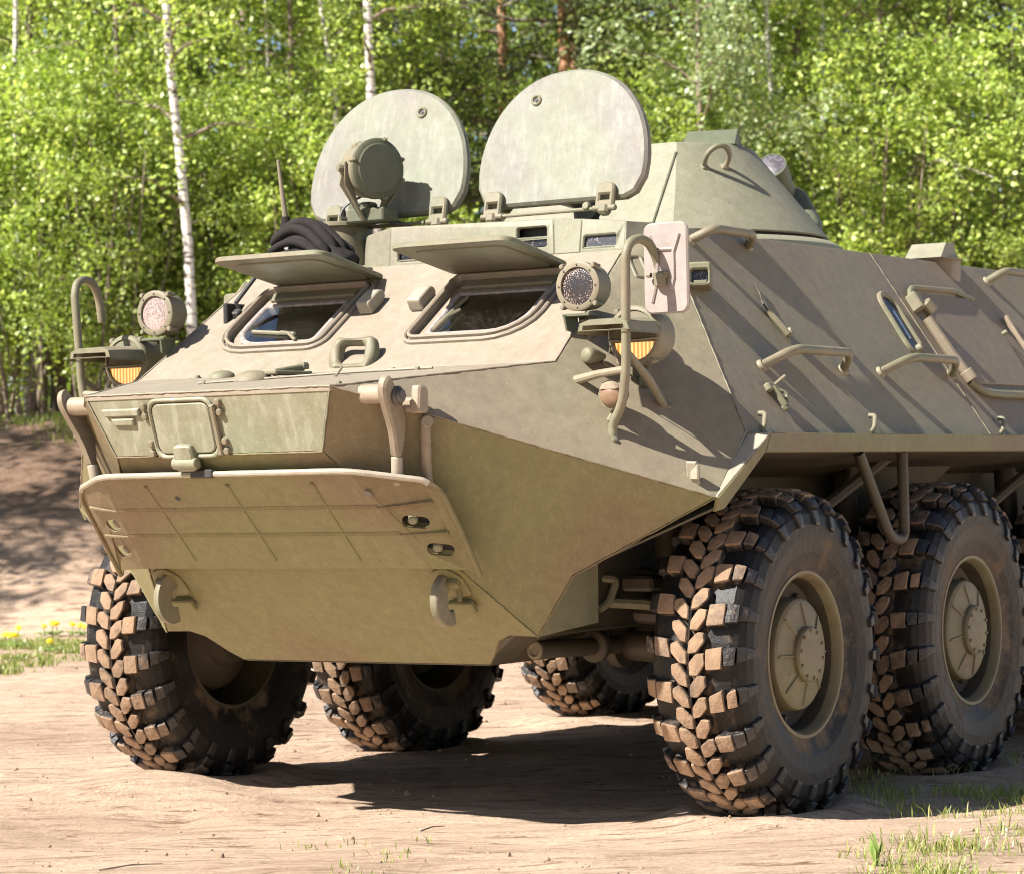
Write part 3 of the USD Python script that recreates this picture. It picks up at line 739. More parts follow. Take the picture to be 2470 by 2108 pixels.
obj('windscreen_plate', slab([G, TC, U, U * MIR, TC * MIR, G * MIR], .015, .004, NW, holes=[win_loop(*w) for w in WIN]), 'glacis', CAR)
for s in (1, -1):
    q = V(1, s, 1)
    cheek = slab([N1 * q, G * q, TC * q, U * q, RC * q, C1 * q, C3 * q, TIP * q], .015, .004, NC * q)
    obj('cheek_plate', cheek, 'side' if s > 0 else 'hull', CAR)
    obj('lower_side_plate', slab([N1 * q, TIP * q, EE * q, B3 * q, N2 * q], .015, .004, V(.7, .5 * s, -.4)), 'hull', CAR)
    obj('side_plate', slab([RC * q, C1 * q, C3 * q, V(.283, 1.2785, 1.235) * q, V(-1.692, 1.2785, 1.235) * q, V(-1.632, .815, 1.956) * q], .015, .004, NS * q), 'side', CAR)
    obj('side_plate', slab([V(-1.635, .815, 1.956) * q, V(-1.695, 1.2785, 1.235) * q, V(REAR, 1.2785, 1.235) * q, V(REAR, .815, 1.956) * q], .015, .004, NS * q), 'side', CAR)
    # fender: vertical lip, narrow top, angled front shelf
    O0, O1 = V(.240, 1.342, 1.241) * q, V(.277, 1.342, 1.179) * q
    lip = slab([V(REAR, 1.342, 1.241) * q, O0, O1, V(REAR, 1.342, 1.182) * q], .012, .003, (0, s, 0))
    lip2 = slab([O0, TIP * q + V(0, .008 * s, 0), V(.535, 1.297, .995) * q, V(.50, 1.312, 1.005) * q, O1], .012, .003, (0, s, 0))
    top = slab([V(REAR, 1.27, 1.2405) * q, V(.283, 1.27, 1.2405) * q, O0, V(REAR, 1.342, 1.2405) * q], .008, .002, (0, 0, 1))
    obj('fender', [lip, lip2, top], 'hull', CAR)
    obj('fender_shelf', slab([C3 * q + V(.0, -.012 * s, -.006), TIP * q + V(.0, -.012 * s, 0.002), TIP * q + V(0, .004 * s, .004), O0 + V(0, 0, .003)], .006, .002, (.5, 0, 1)), 'worn', CAR)
    # wheel bay: sloping roof, inner wall, brackets
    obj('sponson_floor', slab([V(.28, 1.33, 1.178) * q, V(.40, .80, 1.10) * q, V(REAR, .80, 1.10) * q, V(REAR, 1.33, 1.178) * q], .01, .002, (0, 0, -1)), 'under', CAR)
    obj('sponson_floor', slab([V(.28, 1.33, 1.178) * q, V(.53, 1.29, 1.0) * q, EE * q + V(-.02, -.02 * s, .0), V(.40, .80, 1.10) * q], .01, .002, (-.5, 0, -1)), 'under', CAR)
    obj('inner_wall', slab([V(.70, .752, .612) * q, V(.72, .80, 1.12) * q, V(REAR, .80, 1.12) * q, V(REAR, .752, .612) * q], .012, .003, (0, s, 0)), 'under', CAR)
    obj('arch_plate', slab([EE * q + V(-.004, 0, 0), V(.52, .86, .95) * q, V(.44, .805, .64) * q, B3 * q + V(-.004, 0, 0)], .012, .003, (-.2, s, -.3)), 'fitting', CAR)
    for xw in (-.62, -2.14):
        obj('bay_strut', tube([V(xw, 1.08, .98) * q, V(xw - .5, 1.12, 1.17) * q], .022, 8), 'under', CAR)
    obj('bay_bracket', slab([V(-1.05, 1.0, 1.13) * q, V(-1.95, 1.0, 1.13) * q, V(-1.75, .86, .93) * q, V(-1.25, .86, .93) * q], .02, .004, (0, s, -.3)), 'under', CAR)
LBP = [N2, B3, V(.735, .655, .611), V(.715, .60, .592), V(.66, .545, .539), V(.626, .505, .509)]
obj('lower_bow_plate', slab(LBP + [p * MIR for p in LBP[::-1]], .02, .005, (1, 0, -1)), 'hull', CAR)
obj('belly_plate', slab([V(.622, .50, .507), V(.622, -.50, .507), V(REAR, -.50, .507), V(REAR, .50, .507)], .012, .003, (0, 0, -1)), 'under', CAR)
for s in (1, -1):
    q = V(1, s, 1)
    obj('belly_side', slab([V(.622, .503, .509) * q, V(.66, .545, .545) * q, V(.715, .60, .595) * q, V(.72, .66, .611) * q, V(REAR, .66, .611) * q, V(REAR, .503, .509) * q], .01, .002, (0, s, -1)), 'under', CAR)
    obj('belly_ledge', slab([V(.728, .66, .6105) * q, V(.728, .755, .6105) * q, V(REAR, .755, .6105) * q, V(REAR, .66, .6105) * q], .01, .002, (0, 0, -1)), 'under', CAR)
obj('roof_plate', slab([V(-.03, .813, 1.955), V(-.03, -.813, 1.955), V(REAR, -.813, 1.955), V(REAR, .813, 1.955)], .015, .003, (0, 0, 1)), 'turret', CAR)
obj('rear_plate', slab([V(REAR, .815, 1.956), V(REAR, 1.2785, 1.235), V(REAR, 1.33, 1.18), V(REAR, .755, .61), V(REAR, .50, .507), V(REAR, -.50, .507), V(REAR, -.755, .61), V(REAR, -1.33, 1.18), V(REAR, -1.2785, 1.235), V(REAR, -.815, 1.956)], .015, .003, (-1, 0, 0)), 'hull', CAR)
# weld beads along the plate joints
_wr = np.random.default_rng(3)


def weld(a, b, r=.0030, m='side'):
    a, b = np.asarray(a, float), np.asarray(b, float); n = max(6, int(np.linalg.norm(b - a) / .018))
    p = a + (b - a) * np.linspace(0, 1, n)[:, None] + _wr.normal(0, .0005, (n, 3))
    obj('weld_bead', tube(p, r * _wr.uniform(.7, 1.25, n), 6), m, CAR, smooth=60)


for q in (V(1, 1, 1), MIR):
    for a, b, m in ((N1, TIP, 'side'), (C3, C1, 'fitting'), (C1, RC, 'fitting'), (G, TC, 'glacis'), (N1, G, 'glacis'), (TIP, EE, 'hull'), (EE, B3, 'hull'), (N1, N2, 'nose'), (N2, B3, 'hull'), (V(-1.632, .815, 1.956), V(-1.692, 1.2785, 1.235), 'side'), (C3, TIP + V(-.01, -.01, .005), 'worn'), (TC, U, 'turret')):
        weld(a * q, b * q, m=m)
weld(N1, N1 * MIR, .0032, 'glacis'); weld(G, G * MIR, .003, 'glacis'); weld(N2, N2 * MIR, .003, 'hull')
# dark cabin behind the windows
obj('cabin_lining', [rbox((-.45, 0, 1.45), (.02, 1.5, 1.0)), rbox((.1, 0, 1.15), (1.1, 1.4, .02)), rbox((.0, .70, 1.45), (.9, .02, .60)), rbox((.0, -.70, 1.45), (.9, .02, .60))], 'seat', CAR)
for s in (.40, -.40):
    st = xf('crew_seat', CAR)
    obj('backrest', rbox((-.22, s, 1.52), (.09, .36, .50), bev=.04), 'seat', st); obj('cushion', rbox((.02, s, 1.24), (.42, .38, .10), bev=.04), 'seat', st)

# ---- windows
for a, b, c, d in WIN:
    w = xf('window', CAR); sg = 1 if a > 0 else -1
    outer = slab(win_loop(a, b, c, d, .030, .014), .016, .005, NW, holes=[win_loop(a, b, c, d, .016, .014)])
    step = slab(win_loop(a, b, c, d, .010, .022), .022, .004, NW, holes=[win_loop(a, b, c, d, -.002, .022)])
    gb = (a + (.037 if sg > 0 else .022), b - (.022 if sg > 0 else .037), c + .030, d - .072)
    floor_ = slab(win_loop(a, b, c, d, .006, -.012), .010, .001, NW, holes=[win_loop(*gb, -.012, -.012)])
    obj('frame', outer, 'glacis', w); obj('frame', step, 'glacis', w); obj('reveal', floor_, 'glacis', w)
    obj('lintel', slab(np.array([wpt(y_, t_, .002) for y_, t_ in ((a + .02, d - .004), (b - .03, d - .004), (b - .04, d - .050), (a + .035, d - .050))]), .012, .004, NW), 'fitting', w)  # darker band along the top paints in the shade below the shutter
    obj('gasket', slab(win_loop(*gb, .0, -.002), .014, .004, NW, holes=[win_loop(*gb, -.021, -.002)]), 'gasket', w)
    obj('pane', slab(win_loop(*gb, -.018, -.007), .006, .001, NW), 'glass', w)
    if sg > 0:
        obj('wiper', [tube([wpt(.262, .222, .004), wpt(.282, .30, .012), wpt(.300, .355, .002)], .005, 6), tube([wpt(.252, .24, .0), wpt(.285, .44, .0)], .006, 6)], 'fitting', w)
    else:
        obj('wiper', [tube([wpt(-.30, .212, .004), wpt(-.35, .250, .012), wpt(-.40, .275, .002)], .006, 6), tube([wpt(-.535, .292, .0), wpt(-.335, .262, .0)], .007, 6)], 'fitting', w)
    # shutter propped open above
    S = lambda y, x, z: V(x, y, z)
    y0, y1 = (.145, .605) if sg > 0 else (-.605, -.145)
    sh = xf('window_shutter', CAR)
    xs, ys = unit(V(.385, 0, .068)), V(0, 1, 0); ns = np.cross(xs, ys)
    loop = [(0, y0 + .01 * (sg > 0)), (0, y1 - .01 * (sg < 0)), (.06, y1 + .012), (.36, y1 + .012), (.388, y1 - .03), (.388, y0 + .03), (.36, y0 - .012), (.06, y0 - .012)]
    loop = roundp([(0, y0 + .0), (0, y1), (.388, y1 + .012), (.388, y0 - .012)], [.02, .02, .06, .06], 6)
    o = V(.256, 0, 1.813)
    obj('shutter_plate', plate2(loop, o, xs, ys, unit(np.cross(xs, ys)), .017, .005), 'fitting', sh)
    l2 = roundp([(.03, y0 + .03), (.03, y1 - .03), (.33, y1 - .05), (.33, y0 + .05)], .05, 5)
    obj('inner_panel', plate2(l2[::-1], o, xs, ys, -unit(np.cross(xs, ys)), .006, .003), 'fitting', sh)
    for yy in (y0 + .06, y1 - .06):
        obj('hinge', [cyl(V(.262, yy - .035, 1.806), V(.262, yy + .035, 1.806), .013, 12), rbox((.245, yy, 1.80), (.05, .05, .02), bev=.004)], 'fitting', sh)
# stop blocks between the windows, prop rod on the far one
for y in (-.085, .125):
    x_, y_, n_ = YW, UW, NW
    lp = np.array([(-.03, 0), (.03, 0), (.03, .09), (.018, .115), (-.018, .115), (-.03, .09)])
    k = plate2(roundp([(0, 0), (.050, 0), (.050, .085), (.035, .105), (.012, .105), (0, .085)], .012, 4), wpt(y - .028, .36), NW, UW, YW, .052, .004)
    obj('stop_block', k, 'worn', CAR)
obj('prop_rod', [tube([wpt(-.665, .415, .01), wpt(-.665, .415, .05), V(.33, -.64, 1.86)], .008, 8), rbox(wpt(-.665, .40, .012), (.03, .03, .03), (YW, UW, NW))], 'rubber_arm', CAR)
# lifting eye at the foot of the windscreen
th = np.linspace(0, 2 * np.pi, 33)[:-1]
ring = roundp([(-.085, 0), (.085, 0), (.098, .07), (.075, .125), (.03, .118), (-.03, .118), (-.075, .125), (-.098, .07)], .05, 4)
hole = roundp([(-.048, .028), (.052, .028), (.048, .095), (-.050, .098)], .018, 4)
fx, fy, fn = V(0, 1, 0), unit(V(-.30, 0, .95)), unit(V(.95, 0, .30))
P3 = lambda L: np.array([V(.735, .035, 1.478) + fx * p + fy * q for p, q in L])
obj('lifting_eye', slab(P3(ring), .035, .012, fn, holes=[P3(hole)]), 'fitting', CAR, smooth=50)

# ---- nose fittings
nx_, ny_, nn_ = V(0, 1, 0), unit((N1 - N2) * V(1, 0, 1)), unit(np.cross(V(0, 1, 0), (N1 - N2) * V(1, 0, 1)))
npt = lambda y, z, off=0.0: V(1.444 - (1.399 - z) / (1.399 - 1.203) * .06, y, z) + nn_ * off
hc = npt(-.104, 1.290)
nh = xf('nose_hatch', CAR)
obj('hatch_frame', slab(np.array([hc + nx_ * p + ny_ * q + nn_ * .012 for p, q in rrect(.262, .196, .038)]), .016, .005, nn_, holes=[np.array([hc + nx_ * p + ny_ * q + nn_ * .012 for p, q in rrect(.236, .170, .032)])]), 'nose', nh)
obj('hatch_door', plate2(rrect(.228, .162, .03), hc, nx_, ny_, nn_, .010, .004), 'nose', nh)
obj('hatch_hinge', [plate2(roundp([(-.042, -.045), (.042, -.045), (.036, .04), (-.036, .04)], .016), npt(-.112, 1.205, .002), nx_, ny_, nn_, .030, .006), cyl(npt(-.160, 1.186, .022), npt(-.066, 1.186, .022), .018, 16), rbox(npt(-.112, 1.196, .02), (.03, .03, .02), (nx_, ny_, nn_))], 'nose', nh)
for y, zs_ in ((-.2495, (1.361, 1.331)), (-.2495, (1.245, 1.215)), (.050, (1.366, 1.335)), (.048, (1.247, 1.216))):
    for z in zs_:
        obj('bolt', bolt(npt(y, z), nn_, .0125, .014, 10), 'fitting', nh)
obj('towing_bar', slab([npt(.018, 1.36, .018), npt(.036, 1.36, .018), npt(.036, 1.205, .018), npt(.018, 1.205, .018)], .018, .004, nn_), 'fitting', CAR)
for y0_, y1_, z0_, z1_ in ((-.423, -.268, 1.356, 1.333), (-.392, -.297, 1.326, 1.304)):
    obj('number_plate_strip', slab([npt(y0_, z0_, .010), npt(y1_, z0_, .012), npt(y1_ - .004, z1_, .012), npt(y0_ + .01, z1_, .010)], .012, .004, nn_), 'nose', CAR)
gpt = lambda x, y, off=0.0: V(x, y, 1.399 + (1.444 - x) / (1.444 - .746) * .077 + off)
obj('vent_dome', lathe([(.066, 0), (.062, .012), (.045, .024), (.022, .030), (0, .032)], gpt(1.0, -.155), (.1, 0, 1), 24), 'fitting', CAR, smooth=60)
obj('vent_dome', lathe([(.046, 0), (.042, .012), (.026, .022), (0, .026)], gpt(.80, -.44), (.1, 0, 1), 24), 'fitting', CAR, smooth=60)
obj('vane_mirror_bar', [cyl(gpt(.99, -.075, .02), gpt(.83, -.075, .024), .012, 12), rbox(gpt(.91, -.075, .012), (.2, .05, .015)), bolt(gpt(.83, -.075, .02), (0, 0, 1), .02, .02)], 'fitting', CAR)
obj('wire_clip', tube(bend([gpt(.96, .15, .03), gpt(.97, .19, .03), gpt(1.02, .195, .0)], .02), .004, 6), 'fitting', CAR)
obj('splash_strip', tube([gpt(1.10, -.30, .003), gpt(.90, .18, .004), gpt(.86, .46, .004)], .005, 6), 'glacis', CAR)
for p in (gpt(1.09, -.285), gpt(.46 + .3, -.578), gpt(.85, .30), gpt(.87, .41), gpt(1.40, .485)):
    obj('bolt', bolt(p, (0, 0, 1), .010, .010), 'fitting', CAR)

# ---- trim vane across the bow
vn = xf('trim_vane', CAR)
VX = unit(V(1.369 - 1.063, 0, 1.142 - .838)); VN = unit(V(.7086, 0, -.7057))
Lr = lambda s: np.array([1, s, 1.0])
FT, FB = V(1.368, .49, 1.142), V(1.063, .572, .838)
VN_off = .0
center = [FT, FT * MIR, FB * MIR, FB]
obj('vane_panel', slab(center, .008, .0006, VN), 'hull', vn)
WA, WB, WC, WD, WE = V(1.242, .678, 1.110), V(1.200, .718, 1.074), V(1.110, .722, .958), V(1.003, .722, .812), V(1.030, .692, .832)
for s in (1, -1):
    q = V(1, s, 1)
    wn = unit(np.cross((WA - FT) * q, (FB - FT) * q)); wn = wn if wn[0] > 0 else -wn
    wx = unit((WA - FT) * q + (WE - FB) * q); wy = np.cross(wn, wx)
    holes = []
    for hcn in (V(1.178, .604, .984), V(1.092, .636, .897)):
        lp = rrect(.086, .046, .020, 5)
        holes.append(np.array([hcn * q + wx * p * 1.0 + wy * r_ for p, r_ in lp]))
    obj('vane_wing', slab([FT * q, WA * q, WB * q, WC * q, WD * q, WE * q, FB * q], .008, .0006, wn, holes=holes), 'hull', vn)
    for hcn in (V(1.178, .604, .984), V(1.092, .636, .897)):
        obj('slot_backing', slab(np.array([hcn * q - wn * .035 + wx * p + wy * r_ for p, r_ in rrect(.11, .055, .02)]), .004, .001, wn), 'black', vn)
        obj('stop_pin', cyl(hcn * q - wn * .045 - wx * .010, hcn * q - wn * .002 - wx * .010, .0155, 14, .004), 'fitting', vn)
    for z0, e_ in ((1.031, V(1.200, .680, 1.046)), (.947, V(1.120, .685, .952))):
        k = (1.142 - z0) / (1.142 - .838); a = FT * q + (FB - FT) * q * k
        obj('wing_rib', tube([a + wn * .001, a * .5 + e_ * q * .5 + wn * .002, e_ * q + wn * .002], [.003, .0055, .007], 6), 'hull', vn)
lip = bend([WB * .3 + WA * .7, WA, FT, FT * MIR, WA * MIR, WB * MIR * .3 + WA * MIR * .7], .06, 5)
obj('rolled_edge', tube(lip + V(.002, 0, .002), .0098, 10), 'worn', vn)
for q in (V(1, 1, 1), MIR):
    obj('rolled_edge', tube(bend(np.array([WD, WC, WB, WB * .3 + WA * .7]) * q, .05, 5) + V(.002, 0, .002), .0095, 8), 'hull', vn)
for y in (-.33, 0.0, .33):
    k = .055; e = .92
    a = V(1.368, y, 1.142) + (V(1.063, y, .838) - V(1.368, y, 1.142)) * .11; b = V(1.368, y, 1.142) + (V(1.063, y, .838) - V(1.368, y, 1.142)) * .91
    obj('panel_rib', [tube([a - VN * .0005, b - VN * .0005], .0042, 6), trimesh.creation.icosphere(1, .007).apply_translation(a + VN * .002)], 'hull', vn)
for z in (1.031, .947):
    k = (1.142 - z) / (1.142 - .838); a = FT + (FB - FT) * k
    st = [a + VN * .001, a * MIR + VN * .001]
    obj('panel_rib', hull_of(np.vstack([[p + VN * .0025, p + VX * .012, p - VX * .003] for p in st])), 'hull', vn)
obj('drain_hole', lathe([(0, .0012), (.010, .0012), (.010, .001)], V(1.296, -.233, 1.0695), VN, 12), 'black', vn)
obj('chipped_patch', lathe([(0, .0010), (.014, .0010), (.015, .0008)], V(1.30, .555, 1.074) * V(1, .93, 1) + V(.003, 0, -.0), VN, 7), 'darkmetal', vn)
obj('edge_gap', rbox(V(1.371, -.067, 1.1455), (.027, .088, .027), bev=.004), 'black', vn)
# swinging arms that carry the vane
for s in (1, -1):
    q = V(1, s, 1); ar = xf('vane_arm', CAR)
    out = [(1.371, 1.430), (1.330, 1.390), (1.275, 1.329), (1.256, 1.279), (1.262, 1.203), (1.266, 1.176), (1.289, 1.178), (1.319, 1.257), (1.369, 1.328), (1.395, 1.371), (1.397, 1.404)]
    L = roundp([(x, z) for x, z in out], .03, 3)
    ay = lambda z: .645 - (1.426 - z) * .148
    P = np.array([V(x, ay(z) + .012, z) for x, z in L]) * q
    obj('arm_plate', slab(P, .026, .007, (0, s, -.1 )), 'side', ar)
    obj('arm_rod', cyl(V(1.275, .606, 1.185) * q, V(1.262, .596, 1.10) * q, .018, 12), 'worn', ar)
    obj('pivot', cyl(V(1.345, .50, 1.372) * q, V(1.352, .628, 1.372) * q, .030, 20), 'worn_brown', ar)
    obj('pivot_nut', [bolt(V(1.330, .655, 1.365) * q, (0, s, 0), .024, .016, 8), lathe([(.030, 0), (.030, .006), (.024, .010), (.024, 0)], V(1.330, .650, 1.365) * q, (0, s, 0), 20)], 'darkmetal', ar)
    lo = unit(V(.696, .574, -.431)) * q
    obj('lug_bracket', [plate2(roundp([(-.03, -.04), (.03, -.04), (.03, .03), (.015, .045), (-.02, .045)], .012), V(1.262, .672, 1.352) * q, V(-1, 0, 0), V(0, 0, 1), V(0, s, 0), .028, .006), rbox(V(1.25, .66, 1.338) * q, (.06, .06, .045), bev=.01)], 'worn_brown', ar)
    obj('link_rod', [tube(bend([V(1.232, .685, 1.290) * q, V(1.215, .672, 1.22) * q, V(1.185, .652, 1.13) * q, V(1.15, .64, 1.02) * q], .04), .017, 12), cyl(V(1.20, .655, 1.288) * q, V(1.25, .705, 1.288) * q, .019, 14)], 'side', ar)
# tow hooks on the lower bow plate
for s in (1, -1):
    q = V(1, s, 1); tk = xf('tow_hook', CAR)
    bn = unit(V(.674, 0, -.739)); bt = unit(V(.739, 0, .674))
    c = V(.935, .565 * s, .792)
    lo = roundp([(-.075, -.055), (.05, -.055), (.075, .01), (.03, .055), (-.06, .055)], .02)
    obj('hook_base', plate2(lo, c - bn * .004, bt, V(0, 1, 0), bn, .014, .004), 'hull', tk)
    # hook: a thick C standing off the plate in the x-z plane
    hx = V(.945, .560 * s, .735)
    oa = np.radians(np.linspace(125, -115, 21)); ia = np.radians(np.linspace(-115, 95, 15))
    hk = [hx + V(.082 * math.cos(a), 0, .085 * math.sin(a)) for a in oa] + [hx + V(.026 * math.cos(a) - .012, 0, .034 * math.sin(a)) for a in ia] + [hx + V(-.060, 0, .045)]
    obj('hook', slab(np.array(hk) + V(0, .012 * s, 0), .026, .007, (0, s, 0)), 'fitting', tk, smooth=50)
    obj('safety_latch', [tube([c + bn * .02 + V(-.02, .02 * s, .03), c + bn * .045 + V(-.05, .02 * s, -.03)], .008, 8), rbox(c + bn * .015 + V(-.075, .0, -.07), (.05, .09, .02), (bt, V(0, 1, 0), bn), .004), rbox(c + bn * .02 + V(.01, .02 * s, .01), (.03, .05, .03), (bt, V(0, 1, 0), bn), .006)], 'hull', tk)

# ---- lamps on the cheeks
for s in (1, -1):
    q = V(1, s, 1); X = V(1, 0, 0)
    hl = xf('headlight', CAR); c = V(.572, 1.045, 1.553) * q
    obj('lamp_body', lathe([(0, -.15), (.05, -.145), (.085, -.10), (.094, -.05), (.096, 0), (.096, .012), (.088, .020), (.080, .020), (.078, .014)], c, X, 36), 'fitting', hl, smooth=50)
    th = np.linspace(np.pi, 2 * np.pi, 15)
    half = [(.072 * math.cos(a), .074 * math.sin(a) - .012) for a in th]
    obj('blackout_plate', slab(np.array([c + X * .016 + V(0, p, z) for p, z in [(.079 * math.cos(a), .079 * math.sin(a)) for a in np.linspace(0, np.pi, 13)] + [(-.079, -.022), (.079, -.022)]]), .006, .002, X), 'fitting', hl)
    obj('lens', slab(np.array([c + X * .012 + V(0, p, z) for p, z in [(.077 * math.cos(a), .079 * math.sin(a) - .008) for a in th]]), .012, .004, X), 'amber', hl)
    # visor hood: a flattened box open downwards
    hood = [V(.0, -.088, .030), V(.0, .088, .030), V(.20, .088, .018), V(.20, -.088, .018), V(.0, -.075, .058), V(.0, .075, .058), V(.17, .062, .052), V(.17, -.062, .052)]
    hp = [c + V(.012, 0, .0) + h for h in hood]
    Lq = [(-.100, 0), (-.088, .034), (-.05, .048), (.05, .048), (.088, .034), (.100, 0)]
    vs = [c + V(xx, p * w_, .006 + z * hh) for xx, w_, hh in ((.018, .95, 1.0), (.12, .98, .95), (.205, .95, .80)) for p, z in Lq]
    ff = []
    for i in range(2):
        for k in range(5):
            a_, b_ = i * 6 + k, i * 6 + k + 1
            ff += [(a_, b_, b_ + 6), (a_, b_ + 6, a_ + 6)]
    hv = TM(vs, ff); inn = TM(np.array(vs) + V(0, 0, -.005), np.array(ff)[:, ::-1])
    obj('visor', [hv, inn, slab([c + V(.204, -.094, .008), c + V(.204, .094, .008), c + V(.206, .085, .033), c + V(.206, .05, .044), c + V(.206, -.05, .044), c + V(.206, -.085, .033)], .004, .001, X, holes=[[c + V(.206, -.075, .012), c + V(.206, .075, .012), c + V(.206, .072, .026), c + V(.206, -.072, .026)]])], 'fitting', hl)
    obj('hood_shelf', slab([c + V(.02, -.092, -.014), c + V(.02, .092, -.014), c + V(.075, .06, -.020), c + V(.075, -.06, -.020)], .004, .001, (0, 0, -1)), 'fitting', hl)
    for a in (50, 130, 235, 305):
        e = c + V(.0, .100 * math.cos(math.radians(a)), .100 * math.sin(math.radians(a)))
        obj('clamp_screw', [bolt(e, X, .012, .016, 8), cyl(e - X * .03, e, .007, 8)], 'fitting', hl)
    obj('lamp_bracket', [tube([c + V(-.06, 0, -.08), c + V(-.05, .0 * s, -.13), V(.50, 1.02, 1.40) * q], .018, 8), rbox(V(.500, 1.020, 1.400) * q, (.09, .06, .02), axes(NC * q), .004)], 'cover', hl)
    # infra-red lamp on the windscreen corner
    il = xf('infrared_lamp', CAR); c = V(.624, .868, 1.716) * q
    obj('lamp_body', lathe([(0, -.115), (.05, -.11), (.072, -.08), (.078, -.03), (.080, 0), (.080, .008), (.074, .012), (.061, .012), (.060, .004)], c, X, 36), 'fitting', il, smooth=50)
    ln = lathe([(.0605, .003), (.052, .005), (.040, .0065), (.02, .008), (0, .009)], c, X, 32)
    obj('lens', ln, 'ir_dark' if s > 0 else 'ir_dusty', il, attrs={'edge': (np.linalg.norm((np.asarray(ln.vertices) - c)[:, 1:], axis=1) / .06) ** 2}, label='speckled black lens' if s > 0 else 'dust-covered pinkish grey lens')
    for a in (48, 132, 228, 318):
        e = c + V(-.005, .086 * math.cos(math.radians(a)), .086 * math.sin(math.radians(a)))
        obj('clamp_screw', [bolt(e, X, .010, .018, 8), cyl(e - X * .03, e, .006, 8)], 'fitting', il)
    for a in np.arange(0, 360, 45):
        obj('bezel_screw', bolt(c + V(.012, .068 * math.cos(math.radians(a)), .068 * math.sin(math.radians(a))), X, .0035, .003, 6), 'darkmetal', il)
    obj('lamp_bracket', [rbox(c + V(-.02, .0, -.092), (.09, .10, .010), bev=.002), slab([c + V(.03, -.045 * s, -.092), c + V(-.05, -.045 * s, -.092), c + V(-.05, -.04 * s, -.15), c + V(.02, -.042 * s, -.14)], .008, .002, (0, -s, 0)), tube([c + V(-.02, 0, -.10), c + V(-.06, 0, -.16), V(.54, .85, 1.56) * q], .014, 8)], 'cover', il)
    # horn / blackout cap and marker lamp lower on the cheek
    hp = V(.66, .95, 1.475) * q
    if s > 0:
        hn = unit(V(.80, .0, .12))
        obj('horn_cap', lathe([(0, .085), (.020, .083), (.026, .074), (.0265, .060), (.020, .03), (.010, 0), (.0, 0)], V(.590, .935, 1.490), unit(V(.9, -.25, .05)), 20), 'fitting', CAR, smooth=60)
        obj('horn_stay', [tube([V(.60, .935, 1.475), V(.55, .955, 1.435)], .005, 6), tube(bend([V(.59, .955, 1.50), V(.61, .975, 1.53), V(.57, .985, 1.485), V(.53, .99, 1.43)], .02), .0035, 6)], 'fitting', CAR)
    mk = xf('marker_lamp', CAR); c = V(.715, 1.040, 1.366) * q
    obj('lamp_base', [lathe([(0, -.05), (.03, -.048), (.042, -.02), (.044, 0), (.041, .008)], c, X, 20), tube([c + V(-.03, 0, -.03), c + V(-.01, -.02 * s, -.085)], .012, 8)], 'fitting', mk)
    obj('lens', lathe([(.041, .004), (.040, .016), (.030, .026), (.013, .031), (0, .032)], c, X, 24), 'amber_dusty', mk, smooth=60)
    cap = [c + X * h_ + (r_ + .0015) * (V(0, math.cos(a), 0) + V(0, 0, math.sin(a))) for r_, h_ in ((.041, .002), (.039, .02), (.031, .032)) for a in np.linspace(.5, math.pi - .5, 11)]
    obj('lens_shade', hull_of(cap), 'worn_brown', mk)
    obj('lamp_bezel', lathe([(.041, .0), (.049, .0), (.049, .010), (.041, .012)], c, X, 8), 'fitting', mk)
    # tube guard round the lamps
    gd = xf('lamp_guard', CAR)
    path = [V(.722, 1.040, 1.228), V(.722, 1.040, 1.27), V(.735, 1.085, 1.335), V(.748, 1.108, 1.45), V(.762, 1.122, 1.79), V(.745, 1.126, 1.830), V(.70, 1.133, 1.848), V(.645, 1.139, 1.838), V(.605, 1.146, 1.785), V(.588, 1.149, 1.70)]
    obj('guard_tube', tube(bend(np.array(path) * q, .05, 5), .0148, 12), 'fitting', gd, smooth=60)
    obj('foot_plate', [slab(np.array([V(.735, 1.010, 1.252), V(.702, 1.038, 1.252), V(.714, 1.073, 1.205), V(.742, 1.045, 1.203)]) * q, .008, .002, NC * q), bolt(V(.730, 1.048, 1.222) * q, NC * q, .010, .012)], 'fitting', gd)
    obj('stay', [tube([V(.748, 1.105, 1.44) * q, V(.735, 1.0, 1.43) * q, V(.712, .895, 1.412) * q], [.012, .013, .016], 10), bolt(V(.705, .885, 1.414) * q, NC * q, .016, .02)], 'side', gd)
    obj('stay', [tube([V(.755, 1.112, 1.50) * q, V(.60, 1.105, 1.41) * q, V(.490, 1.092, 1.332) * q], [.010, .014, .013], 10), bolt(V(.476, 1.096, 1.325) * q, NC * q, .012, .016)], 'fitting', gd)
    if s > 0:
        mr = xf('wing_mirror', CAR); c = V(.60, 1.178, 1.757)
        obj('mirror_back', plate2(rrect(.158, .285, .028), c, V(0, 1, 0), V(0, 0, 1), X, .012, .005), 'dust_pink', mr)
        obj('mirror_glass', plate2(rrect(.146, .273, .024), c - X * .002, V(0, -1, 0), V(0, 0, 1), -X, .003, .001), 'mirror', mr)
        rb = lambda a: [c + X * .013 + V(0, p, z) for p, z in a]
        obj('pressed_rib', [tube(rb([(-.055, .10), (-.028, .045), (-.028, -.03), (-.048, -.105)]), .006, 6), tube(rb([(.05, .105), (.030, .05), (.030, -.03), (.020, -.07)]), .007, 6), tube(rb([(-.028, .058), (.030, .058)]), .006, 6)], 'dust_pink', mr)
        obj('mirror_clamp', [cyl(V(.625, 1.166, 1.742), V(.622, 1.166, 1.70), .020, 14), rbox((.618, 1.166, 1.735), (.03, .05, .022), bev=.004), bolt(V(.632, 1.135, 1.735), (0, -1, 0), .008, .014)], 'fitting', mr)
